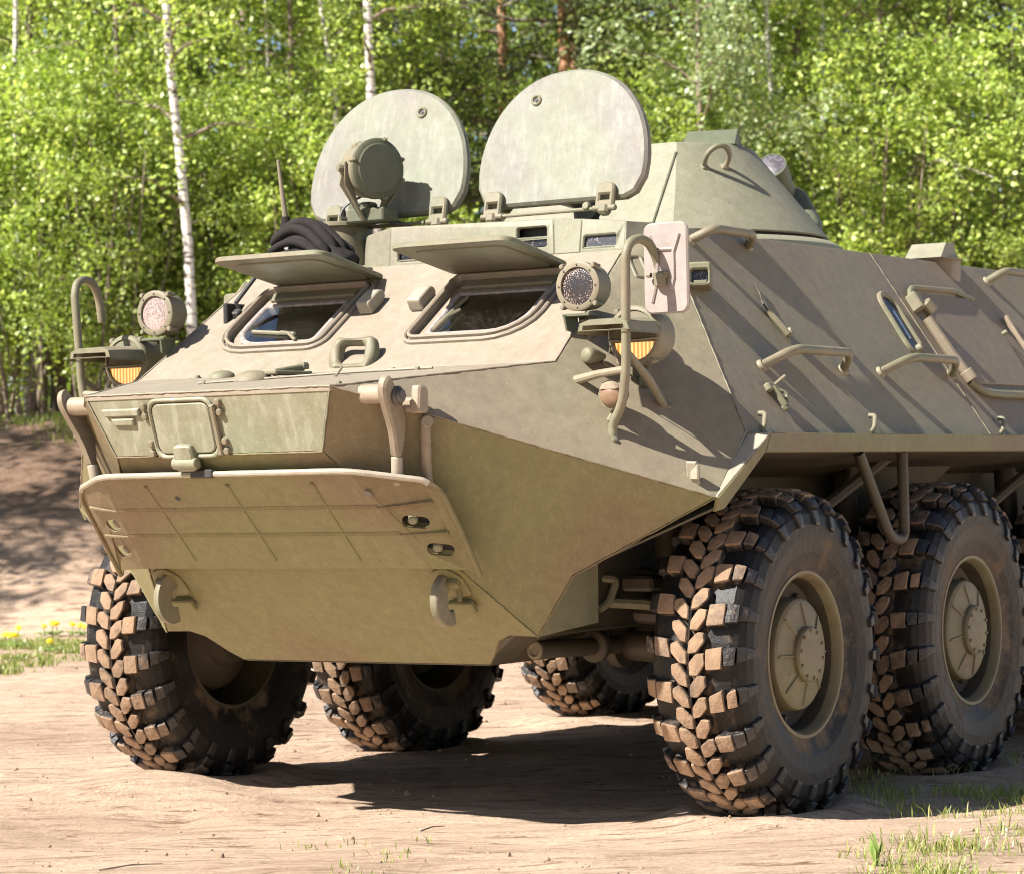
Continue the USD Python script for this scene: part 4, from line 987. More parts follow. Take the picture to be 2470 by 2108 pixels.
# small folding hook near the cheek's lower edge
obj('cable_hook', [slab([V(.585, 1.225, 1.085), V(.575, 1.262, 1.078), V(.595, 1.262, 1.150), V(.605, 1.232, 1.152)], .012, .003, NC), rbox((.583, 1.252, 1.12), (.018, .03, .05), bev=.004)], 'worn', CAR)

# ---- raised front of the roof with vision blocks, and the two round hatches
block = [V(.12, -.315, 1.862), V(.168, -.185, 1.862), V(.172, .50, 1.864), V(.172, .60, 1.864), V(.172, .778, 1.864)]
topz = [1.988, 2.002, 1.990, 1.982, 1.962]
topb = [V(.118, -.312, 1.985), V(.160, -.182, 2.003), V(.158, .49, 1.988), V(.150, .60, 1.981), V(.125, .755, 1.966)]
blk = xf('vision_block_housing', CAR)
names_ = []
for i in range(4):
    a, b, c_, d_ = block[i], block[i + 1], topb[i + 1], topb[i]
    n = unit(np.cross(b - a, d_ - a)); n = n if n[0] > 0 else -n
    ex = unit(b - a); ez = np.cross(n, ex); ez = ez if ez[2] > 0 else -ez
    lp = lambda y0, y1, z0, z1, off=0.0: np.array([a + ex * ((y0 + y1) / 2 - a[1]) / ex[1] + ez * ((z0 + z1) / 2 - a[2]) + ex * p + ez * r_ + n * off for p, r_ in rrect(y1 - y0, z1 - z0, .008, 4)])
    wins = {1: [(.347, .467, 1.892, 1.962), (-.150, -.035, 1.876, 1.914)], 3: [(.612, .738, 1.876, 1.924)]}.get(i, [])
    obj('housing_face', slab([a, b, c_, d_], .02, .004, n, holes=[lp(*w_) for w_ in wins]), 'turret', blk)
    for w_ in wins:
        if w_[0] == .347:
            obj('vision_glass', slab(lp(.352, .462, 1.895, 1.922, -.012), .004, .001, n), 'port', blk)
            obj('vision_sill', slab(lp(.347, .467, 1.920, 1.928, -.004), .02, .001, n), 'turret', blk)
            obj('vision_recess', slab(lp(.340, .474, 1.922, 1.970, -.045), .004, .001, n), 'black', blk)
        else:
            obj('vision_glass', slab(lp(w_[0] - .004, w_[1] + .004, w_[2] - .004, w_[3] + .004, -.014), .004, .001, n), 'port', blk)
            obj('vision_sill', slab(lp(w_[0], w_[1], w_[2], w_[2] + .008, -.006), .02, .001, n), 'turret', blk)
obj('housing_top', slab([topb[0], topb[1], topb[2], topb[3], topb[4], V(-.05, .787, 1.962), V(-.30, .60, 1.985), V(-.30, -.50, 1.995), V(-.06, -.45, 1.99)], .02, .004, (0, 0, 1)), 'turret', blk)
obj('housing_end', slab([V(.172, .779, 1.866), V(-.035, .816, 1.953), V(-.035, .80, 1.966), topb[4]], .012, .002, (0, 1, 0)), 'turret', blk); obj('housing_end', slab([V(.122, -.315, 1.862), V(-.06, -.46, 1.90), V(-.06, -.45, 1.99), topb[0]], .012, .003, (.5, -1, 0)), 'turret', blk)
obj('roof_step', slab([V(.171, .775, 1.8655), V(.171, -.775, 1.8655), V(-.05, -.775, 1.90), V(-.05, .775, 1.90)], .01, .002, (0, 0, 1)), 'turret', CAR)
obj('roof_shoulder', slab([U * MIR, TC * MIR, C1 * MIR, RC * MIR], .01, .002, NC * MIR), 'turret', CAR)
drum = xf('searchlight_pedestal', CAR)
obj('drum', lathe([(.112, -.16), (.112, .0), (.108, .004)], V(-.02, -.525, 2.03), (0, 0, 1), 40), 'fitting', drum, smooth=50)
obj('drum_flange', lathe([(.112, .002), (.126, .004), (.126, .016), (.120, .019), (0, .019)], V(-.02, -.525, 2.03), (0, 0, 1), 40), 'fitting', drum, smooth=50)
for a in np.radians([-60, -20, 20, 60]):
    obj('rivet', bolt(V(-.02, -.525, 2.005) + .112 * V(math.cos(a), math.sin(a), 0), (math.cos(a), math.sin(a), 0), .004, .003, 6), 'darkmetal', drum)


def hatch(s):
    """Open D-shaped lid standing on its front hinges, leaning back."""
    h = xf('roof_hatch', CAR)
    up_ = unit(V(-.225, 0, 1)); n = unit(np.cross(V(0, 1, 0), up_)); n = n if n[0] > 0 else -n
    o = V(-.058, .372 * s, 2.068)
    L = []
    hw, H, zc = .345, .488, .125
    for a in np.linspace(0, np.pi, 33):
        L.append((hw * math.copysign(abs(math.cos(a)) ** .92, math.cos(a)), zc + (H - zc) * math.sin(a) ** .96))
    L += [(-hw * .985, .075), (-hw * .90, .020), (-hw * .78, .0), (hw * .78, .0), (hw * .90, .020), (hw * .985, .075)]
    L = ccw(np.array(L)); y = V(0, 1, 0)
    P = lambda LL, off: o + LL[:, :1] * y + LL[:, 1:2] * up_ + n * off
    core = slab(P(L, .0), .034, .010, n)
    obj('lid_plate', core, 'lid', h, smooth=40)
    rimL = np.vstack([L, L[:1]])
    obj('lid_rim', tube(P(inset(L, .010), -.022)[list(range(len(L))) + [0]], .0125, 8, cap=False), 'fitting', h, smooth=60)
    k = o + y * (-.127 * s) + up_ * .385
    obj('lock_socket', [lathe([(.021, 0), (.021, .004), (.017, .007), (.013, .006), (.010, .001), (.010, 0)], k, n, 20)], 'fitting', h)
    obj('lock_core', lathe([(0, .0035), (.009, .0035), (.009, .001)], k, n, 4), 'black', h)
    for yy in (-.255 * s, .205 * s):
        c = o + y * yy
        ear = roundp([(-.036, -.042), (-.036, .052), (.036, .052), (.036, -.042)], [.004, .026, .026, .004], 6)
        hole_ = [(-.019, -.012), (-.019, .008), (.019, .008), (.019, -.012)]
        obj('hinge', [slab(np.array([c + y * p + up_ * r_ + n * .024 for p, r_ in ear]), .018, .006, n, holes=[np.array([c + y * p + up_ * r_ + n * .024 for p, r_ in hole_])]),
                      rbox(c + up_ * -.045 + n * .012, (.042, .04, .04), (y, up_, n), .01), cyl(c + y * -.046 + up_ * -.04 + n * .014, c + y * .046 + up_ * -.04 + n * .014, .011, 12)], 'fitting', h)
    obj('torsion_bar', [tube([o + y * -.21 + up_ * -.040 + n * .014, o + y * .20 + up_ * -.040 + n * .014], .007, 10), bolt(o + y * .135 * s + up_ * -.030 + n * .012, n, .016, .016, 10)], 'fitting', h)
    obj('hatch_strut', tube([o + y * .26 * s + up_ * .10 + n * -.03, V(-.36, .30 * s, 1.99)], .012, 8), 'darkmetal', h)


hatch(1); hatch(-1)
# searchlight in front of the far hatch
sl = xf('searchlight', CAR)
c = V(.10, -.276, 2.222); ax = unit(V(.36, .93, -.02))
obj('lamp_drum', lathe([(0, -.150), (.05, -.146), (.080, -.125), (.098, -.085), (.104, -.03), (.107, -.028), (.107, .0)], c, ax, 40), 'fitting', sl, smooth=45)
obj('lamp_cover', lathe([(.108, -.012), (.109, .004), (.100, .010), (.094, .010), (.088, .014), (.086, .016), (.04, .019), (0, .020)], c, ax, 48), 'cover', sl, smooth=40)
sx_, sy_, _ = axes(ax)
for a in (75, 165, 285, 340, 20):
    e = c + sx_ * .108 * math.cos(math.radians(a)) + sy_ * .108 * math.sin(math.radians(a))
    obj('clip', [rbox(e - ax * .004, (.018, .016, .028), (sx_, sy_, ax), .004), cyl(e + ax * .006, e + ax * .018, .005, 8, .001)], 'fitting', sl)
for a in (118, 128):
    e = c + sx_ * .10 * math.cos(math.radians(a)) + sy_ * .10 * math.sin(math.radians(a)) - ax * .05
    obj('clip', rbox(e, (.018, .018, .03), (sx_, sy_, ax), .004), 'fitting', sl)
hy = unit(np.cross(V(0, 0, 1), ax))
for s in (1, -1):
    p = c + hy * .120 * s - ax * .05
    obj('yoke_arm', [slab(np.array([p + ax * -.020 + V(0, 0, .02), p + ax * .020 + V(0, 0, .02), p + ax * .016 + V(0, 0, -.06), c + hy * .035 * s + ax * .01 - ax * .05 + V(0, 0, -.185), c + hy * .035 * s - ax * .012 - ax * .05 + V(0, 0, -.185), p - ax * .018 + V(0, 0, -.06)]), .010, .003, hy * s), bolt(p, hy * s, .014, .016)], 'fitting', sl)
obj('yoke_foot', [rbox((.06, -.33, 2.06), (.10, .16, .05), bev=.006), rbox((.02, -.40, 2.085), (.06, .10, .06), bev=.01)], 'cover', sl)
obj('power_cable', tube(bend([c - ax * .08 + hy * .12 + V(0, 0, -.04), V(.06, -.39, 2.13), V(.08, -.44, 2.10), V(.10, -.45, 2.06), V(.07, -.41, 2.05)], .03), .005, 6), 'rubber_arm', sl)
# aerial on the far side of the roof
an = xf('aerial', CAR)
ab = V(.00, -.765, 1.83)
obj('aerial_base', lathe([(.0, 0), (.036, 0), (.036, .10), (.030, .12), (.028, .20), (.018, .235), (.016, .26)], ab, (0, 0, 1), 16), 'cloth', an, smooth=50)
obj('aerial_rod', cyl(ab + V(0, 0, .25), ab + V(.02, -.015, .47), .011, 10, r2=.006), 'fitting', an)

# ---- turret
tur = xf('turret', CAR)
tcx = V(-1.40, 0, 0)
cone = lathe([(0, 2.02), (.675, 2.02), (.680, 2.026), (.398, 2.376), (.386, 2.384), (0, 2.388)], tcx, (0, 0, 1), 96)
import manifold3d as m3
mm = m3.Manifold(m3.Mesh(np.asarray(cone.vertices, np.float32), np.asarray(cone.faces, np.uint32)))
if mm.volume() < 0:
    mm = m3.Manifold(m3.Mesh(np.asarray(cone.vertices, np.float32), np.asarray(cone.faces, np.uint32)[:, ::-1]))
fn_ = unit(V(.80, 0, .60)); fp = V(-.862, 0, 2.05)
mm = mm.trim_by_plane([-float(x) for x in fn_], -float(fn_ @ fp))
mo = mm.to_mesh()
obj('turret_shell', TM(mo.vert_properties[:, :3], mo.tri_verts), 'turret', tur, smooth=28)
fy_ = np.cross(fn_, V(0, 1, 0)); fy_ = fy_ if fy_[2] > 0 else -fy_
ft = lambda y, z, off: fp + V(0, y, 0) + fy_ * z + fn_ * off
obj('front_plate', slab([ft(-.30, .0, .010), ft(.30, .0, .010), ft(.285, .36, .010), ft(-.285, .36, .010)], .012, .004, fn_, holes=[[ft(.06, .12, .010), ft(.20, .12, .010), ft(.18, .27, .010), ft(.06, .27, .010)]]), 'turret', tur)
obj('sight_glass', slab([ft(.05, .11, -.004), ft(.21, .11, -.004), ft(.19, .28, -.004), ft(.05, .28, -.004)], .004, .001, fn_), 'lens_grey', tur)
obj('gun_sleeve', cyl(ft(-.05, .16, 0), ft(-.05, .16, 0) + V(.30, 0, .02), .05, 20), 'darkmetal', tur)
obj('gun_barrel', cyl(ft(-.05, .16, 0) + V(.30, 0, .02), ft(-.05, .16, 0) + V(.62, 0, .04), .018, 12), 'darkmetal', tur)
obj('turret_ring', lathe([(.735, 1.955), (.735, 1.985), (.700, 2.006), (.60, 2.006)], tcx, (0, 0, 1), 80), 'turret', tur)
obj('race_gap', lathe([(.655, 1.99), (.655, 2.03)], tcx, (0, 0, 1), 64), 'black', tur)
obj('sight_hood', [slab([V(-1.27, .20, 2.388), V(-1.34, .395, 2.388), V(-1.405, .375, 2.452), V(-1.345, .185, 2.452)], .006, .002, (1, .3, .4)), slab([V(-1.345, .185, 2.452), V(-1.405, .375, 2.452), V(-1.50, .345, 2.385), V(-1.44, .155, 2.385)], .006, .002, (-.5, 0, 1)), slab([V(-1.34, .393, 2.386), V(-1.405, .374, 2.451), V(-1.50, .344, 2.386)], .006, .002, (0, 1, 0))], 'cover', tur)
uc = [V(-1.117, .381, 2.277), V(-1.112, .385, 2.295)]
u1, u2 = V(-1.117, .381, 2.277), V(-1.193, .425, 2.280); mid = (u1 + u2) / 2; uo = unit(V(.25, .35, .55)); ue = unit(u2 - u1)
arc = [u1 + uo * .004] + [mid + ue * .050 * -math.cos(a) * 1.05 + uo * (.035 + .062 * math.sin(a)) for a in np.linspace(-.3, np.pi + .3, 13)] + [u2 + uo * .004]
obj('lifting_eye', [tube(arc, .0105, 10), rbox(u1, (.03, .03, .02), axes(uo), .005), rbox(u2, (.03, .03, .02), axes(uo), .005)], 'fitting', tur, smooth=50)
gl_ = V(-1.62, .405, 2.322); ga = unit(V(.75, .15, .55))
obj('side_lamp_tube', lathe([(0, -.30), (.050, -.295), (.058, -.18), (.062, -.02), (.062, .004), (.055, .006)], gl_, ga, 28), 'cover', tur, smooth=40)
obj('side_lamp_lens', lathe([(.055, .004), (.03, .010), (0, .012)], gl_, ga, 28), 'lens_grey', tur, smooth=60)
obj('side_lamp_mount', hull_of(np.vstack([trimesh.creation.icosphere(1, .05).vertices + p for p in (V(-1.80, .42, 2.20), V(-1.72, .52, 2.08), V(-1.85, .36, 2.06))])), 'cover', tur)

# ---- fittings on the side plates
def rail(f1, b1, b2, f2, q, r=.0165):
    t = xf('grab_rail', CAR)
    p = [np.asarray(f1) * q, np.asarray(b1) * q, np.asarray(b2) * q, np.asarray(f2) * q]
    obj('rail_tube', tube(bend(p, .055, 6), r, 12), 'fitting', t, smooth=60)
    for e in (p[0], p[3]):
        obj('weld_foot', lathe([(r * 1.45, -.004), (r * 1.35, .006), (r, .012)], e, NS * q, 14), 'side', t)


S_ = lambda x, z, off=0.0: V(x, 1.2785 - (z - 1.235) * (1.2785 - .815) / (1.956 - 1.235), z) + NS * off
for q in (V(1, 1, 1), V(1, -1, 1)):
    rail(S_(-.150, 1.910), S_(-.175, 1.902, .085), S_(-.477, 1.902, .085), S_(-.581, 1.916), q)
    rail(S_(-.116, 1.470), S_(-.234, 1.482, .085), S_(-.672, 1.482, .085), S_(-.736, 1.470), q)
    rail(S_(-1.038, 1.468), S_(-1.167, 1.479, .085), S_(-1.582, 1.479, .085), S_(-1.671, 1.472), q)
    rail(S_(-2.67, 1.892), S_(-2.72, 1.897, .075), S_(-3.12, 1.897, .075), S_(-3.22, 1.892), q)
    sg = q[1]
    # vision block in a box near the front edge, slit in the cheek
    vb = xf('side_vision_block', CAR)
    vc = V(.062, .992, 1.778) * q; vn_ = unit(V(.90, .42, .08)) * q; vx = unit(np.cross(V(0, 0, 1), vn_)); vz = np.cross(vn_, vx)
    vr = lambda w_, h_, off, dz=0.0, dx=0.0, r_=.008: np.array([vc + vx * (p + dx) + vz * (t_ + dz) + vn_ * off for p, t_ in rrect(w_, h_, r_, 4)])
    obj('block_housing', slab(vr(.086, .080, .0, r_=.010), .13, .006, vn_, holes=[vr(.056, .046, .0, -.008, .004 * sg)]), 'fitting', vb)
    obj('block_glass', slab(vr(.060, .050, -.028, -.008, .004 * sg), .004, .001, vn_), 'port', vb)
    obj('block_lip', slab(vr(.044, .012, -.012, -.026, .004 * sg, .003), .02, .001, vn_), 'fitting', vb)
    cv = V(.190, .833, 1.799) * q
    cx_, cy_, cn_ = axes(NC * q)
    fr = rrect(.062, .105, .01)
    obj('cheek_vision_slit', slab(np.array([cv + cx_ * p + cy_ * r_ + cn_ * .012 for p, r_ in fr]), .014, .004, cn_, holes=[np.array([cv + cx_ * p + cy_ * r_ + cn_ * .012 for p, r_ in rrect(.034, .08, .006)])]), 'fitting', CAR)
    obj('cheek_vision_glass', slab(np.array([cv + cx_ * p + cy_ * r_ + cn_ * .003 for p, r_ in rrect(.036, .082, .006)]), .003, .001, cn_), 'port', CAR)
    # oval port
    pc0, pc1 = S_(-1.494, 1.762), S_(-1.487, 1.562); pm = (pc0 + pc1) / 2 * q; pl_ = np.linalg.norm(pc1 - pc0)
    py = unit((pc0 - pc1) * q); px = np.cross(py, NS * q)
    op = xf('oval_port', CAR)
    oval = lambda w_, h_, off: np.array([pm + px * p + py * r_ + NS * q * off for p, r_ in rrect(w_, h_, w_ / 2 - .001, 8)])
    obj('port_frame', slab(oval(.145, pl_ + .07, .014), .03, .007, NS * q, holes=[oval(.100, pl_ + .02, .014)]), 'fitting', op)
    obj('port_glass', slab(oval(.105, pl_ + .03, .003), .002, .0005, NS * q), 'port', op)
    obj('port_bar', slab(oval(.013, pl_ * .55, .008), .006, .002, NS * q), 'chrome', op); obj('port_latch', bolt(pm + py * (-pl_ * .50) + NS * q * .012, NS * q, .018, .020, 10), 'fitting', op)  # chrome strip stands in for a bright highlight in the port
    # side hatch with its hinge rod and rain gutter
    sd = xf('side_hatch', CAR)
    dl = [S_(-1.775, 1.80, .010), S_(-2.34, 1.80, .010), S_(-2.45, 1.655, .010), S_(-2.45, 1.44, .010), S_(-1.86, 1.44, .010)]
    obj('hatch_door', slab(roundp(np.array([p * q for p in dl]), .05, 4), .012, .004, NS * q), 'side', sd)
    obj('rain_gutter', tube(bend([S_(-1.705, 1.745, .014) * q, S_(-1.745, 1.80, .014) * q, S_(-1.80, 1.818, .014) * q, S_(-2.20, 1.822, .014) * q, S_(-2.38, 1.80, .002) * q], .05), .011, 8), 'fitting', sd)
    obj('lower_sill', tube(bend([S_(-1.782, 1.445, .012) * q, S_(-1.845, 1.405, .014) * q, S_(-1.93, 1.396, .014) * q, S_(-2.75, 1.396, .014) * q], .05), .017, 10), 'fitting', sd)
    obj('hinge_block', [rbox(S_(-1.718, 1.748, .022) * q, (.05, .075, .05), (px, py, NS * q), .006), cyl(S_(-1.735, 1.735, .045) * q, S_(-1.762, 1.70, .045) * q, .026, 14)], 'fitting', sd)
    obj('hinge_rod', [tube([S_(-1.727, 1.685, .022) * q, S_(-1.752, 1.56, .018) * q, S_(-1.782, 1.452, .020) * q], [.020, .022, .018], 10), cyl(S_(-1.775, 1.478, .022) * q, S_(-1.785, 1.442, .022) * q, .026, 14)], 'side', sd)
    obj('door_latch', tube([S_(-2.556, 1.725, .02) * q, S_(-2.562, 1.65, .02) * q, S_(-2.572, 1.575, .02) * q], [.016, .011, .012], 8), 'worn_brown', sd)
    obj('door_latch', [bolt(S_(-2.45, 1.655, .01) * q, NS * q, .01, .02)], 'fitting', sd)
    # roof vent on its bracket
    vt = xf('periscope', CAR)
    obj('bracket', lathe([(.092, -.085), (.094, .0), (.104, .003), (.104, .010), (0, .012)], V(-2.36, .775, 1.962) * q, (0, 0, 1), 32), 'side', vt)
    a_ = V(-2.31, .775, 1.972)
    pr_ = [a_ + V(.085, -.085, 0), a_ + V(.085, .075, 0), a_ + V(-.07, .075, 0), a_ + V(-.07, -.085, 0), a_ + V(.02, -.080, .062), a_ + V(.02, .070, .062), a_ + V(-.06, .070, .062), a_ + V(-.06, -.080, .062)]
    obj('prism_hood', hull_of(np.array(pr_) * q), 'turret', vt, smooth=20)
    # small hooks along the fender
    for xh in (.165, -.662, -1.803, -2.85):
        obj('stowage_hook', tube(bend([S_(xh, 1.250) * q, S_(xh, 1.256, .018) * q, S_(xh - .03, 1.29, .030) * q, S_(xh - .03, 1.30, .010) * q], .012, 4), .009, 8), 'fitting', CAR, smooth=60)
    # clamp and strap arm
    obj('tool_clamp', [rbox(S_(-.053, 1.388, .012) * q, (.05, .03, .024), (XS, US * q, NS * q), .006), tube([S_(-.058, 1.388, .02) * q, S_(-.075, 1.325, .016) * q], .012, 8), tube([S_(-.085, 1.395, .012) * q, S_(-.115, 1.405, .055) * q], .006, 6), tube(bend([S_(-.085, 1.383, .01) * q, S_(-.115, 1.363, .03) * q, S_(-.10, 1.333, .012) * q], .02), .007, 6), bolt(S_(-.078, 1.322, .008) * q, NS * q, .014, .014)], 'fitting', CAR)
    obj('strap_arm', [tube([S_(-.394, 1.668, .012) * q, S_(-.435, 1.582, .014) * q], .012, 8), bolt(S_(-.448, 1.588, .01) * q, NS * q, .016, .02), slab(np.array([S_(-.425, 1.588, .006), S_(-.465, 1.588, .006), S_(-.465, 1.568, .006), S_(-.445, 1.561, .006)]) * q, .006, .001, NS * q)], 'side', CAR)
    obj('strap_cable', tube(bend([S_(-.394, 1.668, .012) * q, S_(-.40, 1.70, .008) * q, S_(-.43, 1.73, .006) * q, S_(-.435, 1.765, .006) * q], .02), .0035, 6), 'under', CAR)
    # step tube hanging below the fender
    obj('step_tube', tube(bend([V(-.445, 1.32, 1.176) * q, V(-.685, 1.32, .876) * q, V(-.80, 1.32, .872) * q, V(-.795, 1.32, 1.176) * q], .05, 6), .0195, 12), 'under', CAR, smooth=60)
    obj('step_tube', tube(bend([V(-2.40, 1.32, 1.176) * q, V(-2.64, 1.32, .876) * q, V(-2.755, 1.32, .872) * q, V(-2.75, 1.32, 1.176) * q], .05, 6), .0195, 12), 'under', CAR, smooth=60)

# ---- running gear
def tyre_profile():
    half = [(0, .509), (.03, .509), (.058, .508), (.066, .508), (.10, .506), (.130, .502), (.152, .486), (.166, .460), (.174, .425), (.174, .385), (.165, .335), (.150, .295), (.142, .272), (.137, .262)]
    return np.array(half)


PROF = tyre_profile()
_al = np.r_[0, np.cumsum(np.linalg.norm(np.diff(PROF, axis=0), axis=1))]


def prof_at(t, side):
    y, r = np.interp(t, _al, PROF[:, 0]), np.interp(t, _al, PROF[:, 1])
    e = 1e-3; y2, r2_ = np.interp(t + e, _al, PROF[:, 0]), np.interp(t + e, _al, PROF[:, 1])
    ty, tr = y2 - y, r2_ - r; l = math.hypot(ty, tr); return side * y, r, side * (-tr / l), ty / l      # y, r, normal (y, r)


def lug(poly, h, side, s0, inset_=.14, mud=1.0, jit=None):
    """One tread block: poly of (along the profile, along the circumference); returns separate walls and cap so that the caked face keeps an edge."""
    P = np.asarray(poly, float); c = P.mean(0)
    if side < 0:
        P = P[::-1]
    def ring(Q, k):
        out = []
        for t, s_ in Q:
            y, r, ny, nr = prof_at(t, side); a = (s0 + s_) / .53; rr = r + nr * k; yy = y + ny * k
            out.append((rr * math.cos(a), yy, rr * math.sin(a)))
        return out
    hs = np.broadcast_to(h, (1,))[0]
    base, mid, top = ring(P, -.006), ring(c + (P - c) * .97, hs * .78), ring(c + (P - c) * (1 - inset_), hs)
    n = len(P); v = base + mid + mid + top + [tuple(np.mean(top, 0) * np.array([1.006, 1, 1.006]))]
    f = []
    for k in range(n):
        j = (k + 1) % n
        f += [(k, j, n + j), (k, n + j, n + k), (2 * n + k, 2 * n + j, 3 * n + j), (2 * n + k, 3 * n + j, 3 * n + k), (3 * n + k, 3 * n + j, 4 * n)]
    return np.array(v), np.array(f), np.r_[np.full(n, .25), np.full(n, .30 * mud + .08), np.full(n, mud * .7), np.full(n + 1, mud)]


def build_tread(rng):
    vs, fs, ms, base = [], [], [], 0
    def put(a):
        nonlocal base
        v, f, m = a; vs.append(v); fs.append(f + base); ms.append(m); base += len(v)
    C = 2 * np.pi * .53; nl = 24; p2 = C / nl
    for side in (1, -1):
        ph = 0 if side > 0 else p2 * .25
        for i in range(2 * nl):
            s = i * p2 / 2 + ph; j = rng.normal(0, .0024, (6, 2))
            put(lug(roundp(np.array([(.002, -.038), (.027, -.035), (.060, .001), (.059, .033), (.032, .036), (.002, .001)]) + j, .005, 3), .034 + rng.uniform(-.003, .003), side, s, .13, rng.uniform(.6, 1.1)))
        for i in range(nl):
            s = i * p2 + ph + .012; mud = rng.uniform(.55, 1.1); j = rng.normal(0, .003, (4, 2))
            put(lug(roundp(np.array([(.061, -.032), (.115, -.024), (.117, .040), (.063, .034)]) + j, .005, 3), .035 + rng.uniform(-.003, .003), side, s, .11, mud))
            put(lug(roundp(np.array([(.119, -.020), (.143, -.013), (.145, .042), (.121, .040)]) + j, .004, 3), .031, side, s, .12, rng.uniform(-.1, .95) * mud))
            put(lug([(.147, -.010), (.172, -.004), (.173, .046), (.149, .044)], .024, side, s, .18, rng.uniform(-.2, .35)))
            put(lug([(.175, -.002), (.225, .006), (.226, .044), (.177, .046)], .011, side, s, .25, rng.uniform(-.3, .15)))
    # seam rib along the middle
    a = np.linspace(0, 2 * np.pi, 97); r = .534
    rb = tube(np.stack([r * np.cos(a), 0 * a, r * np.sin(a)], 1), .0035, 4, cap=False)
    put((np.array(rb.vertices), np.array(rb.faces), np.full(len(rb.vertices), .3)))
    return np.vstack(vs), np.vstack(fs), np.concatenate(ms)


_wrng = np.random.default_rng(77)
TREAD = build_tread(_wrng)
full = np.vstack([PROF[::-1] * [-1, 1], PROF[1:]])
_seg = 96; _ang = np.arange(_seg) * 2 * np.pi / _seg
CV = np.vstack([np.stack([r * np.cos(_ang), np.full(_seg, y), r * np.sin(_ang)], 1) for y, r in full])
CF = []
for i in range(len(full) - 1):
    k = np.arange(_seg); j = (k + 1) % _seg
    CF += [np.c_[i * _seg + k, i * _seg + j, (i + 1) * _seg + j], np.c_[i * _seg + k, (i + 1) * _seg + j, (i + 1) * _seg + k]]
CF = np.vstack(CF)
_n0 = np.cross(CV[CF[0, 1]] - CV[CF[0, 0]], CV[CF[0, 2]] - CV[CF[0, 0]])
if _n0 @ (CV[CF[0, 0]] * V(1, 1, 1)) < 0:
    CF = CF[:, ::-1]
_cr = np.hypot(CV[:, 0], CV[:, 2])
CM = np.where(_cr > .49, np.where(np.abs(CV[:, 1]) < .059, .45, .10), np.where(_cr > .42, -.25, np.where(_cr > .32, .12, .42))) + 0 * _cr


def wheel(i, side, x, y, z):
    s = 1 if side == 'left' else -1
    w = xf('wheel', CAR)
    o = V(x, y, .531 + z); rot = i * .61; sw = s
    def place(v):
        v = np.asarray(v, float) * V(1, 1, 1)
        c_, s2 = math.cos(rot), math.sin(rot)
        q = np.stack([v[:, 0] * c_ - v[:, 2] * s2, v[:, 1], v[:, 0] * s2 + v[:, 2] * c_], 1) + o
        q[:, 2] = np.maximum(q[:, 2], z - .012)
        return q
    obj('tyre', (place(CV), CF), 'tyre', w, attrs={'mud': CM + .18 * (i % 2)})
    obj('tread', (place(TREAD[0]), TREAD[1]), 'tread', w, attrs={'mud': TREAD[2] - (0 if i in (0, 4, 5, 6) else .12)}, kind='stuff')
    Y = V(0, s, 0)
    obj('rim', lathe([(.268, .118), (.278, .136), (.274, .146), (.264, .146), (.256, .138), (.250, .112)], o, Y, 56), 'rimpaint', w, smooth=40)
    obj('rim_dish', lathe([(.250, .112), (.240, .066), (.207, .046), (.178, .042)], o, Y, 56), 'under', w, smooth=40)  # dish colour darkened for mud and for the shade inside the recess
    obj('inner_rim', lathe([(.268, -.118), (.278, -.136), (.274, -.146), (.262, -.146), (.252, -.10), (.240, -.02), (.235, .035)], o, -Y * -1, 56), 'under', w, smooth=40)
    obj('hub', lathe([(.186, .03), (.186, .104), (.181, .120), (.170, .128), (.150, .131), (.096, .143), (.09, .143)], o, Y, 48), 'rimpaint', w, smooth=35)
    obj('hub_cap', lathe([(.092, .135), (.092, .157), (.086, .165), (.04, .169), (0, .169)], o, Y, 40), 'rimpaint', w, smooth=35)
    for k in range(8):
        a = k * np.pi / 4 + rot; e = V(math.cos(a), 0, math.sin(a)); g = np.cross(e, Y)
        obj('hub_rib', hull_of([o + e * .096 + Y * .149 + g * .002, o + e * .096 + Y * .149 - g * .002, o + e * .096 + Y * .138 + g * .006, o + e * .096 + Y * .138 - g * .006, o + e * .168 + Y * .133 + g * .003, o + e * .168 + Y * .133 - g * .003, o + e * .168 + Y * .12 + g * .006, o + e * .168 + Y * .12 - g * .006]), 'rimpaint', w)
    for k in range(10):
        a = k * np.pi / 5 + rot + .2; e = V(math.cos(a), 0, math.sin(a))
        obj('cap_bolt', bolt(o + e * .078 + Y * .165, Y, .0065, .007, 6), 'rimpaint', w)
    for k in range(12):
        a = k * np.pi / 6 + rot; e = V(math.cos(a), 0, math.sin(a))
        obj('wheel_nut', bolt(o + e * .212 + Y * .046, Y, .013, .020, 6), 'under', w)
    obj('hub_back', lathe([(0, -.16), (.10, -.16), (.12, -.10), (.20, -.06), (.235, .034), (.18, .034)], o, Y, 32), 'under', w, smooth=30)


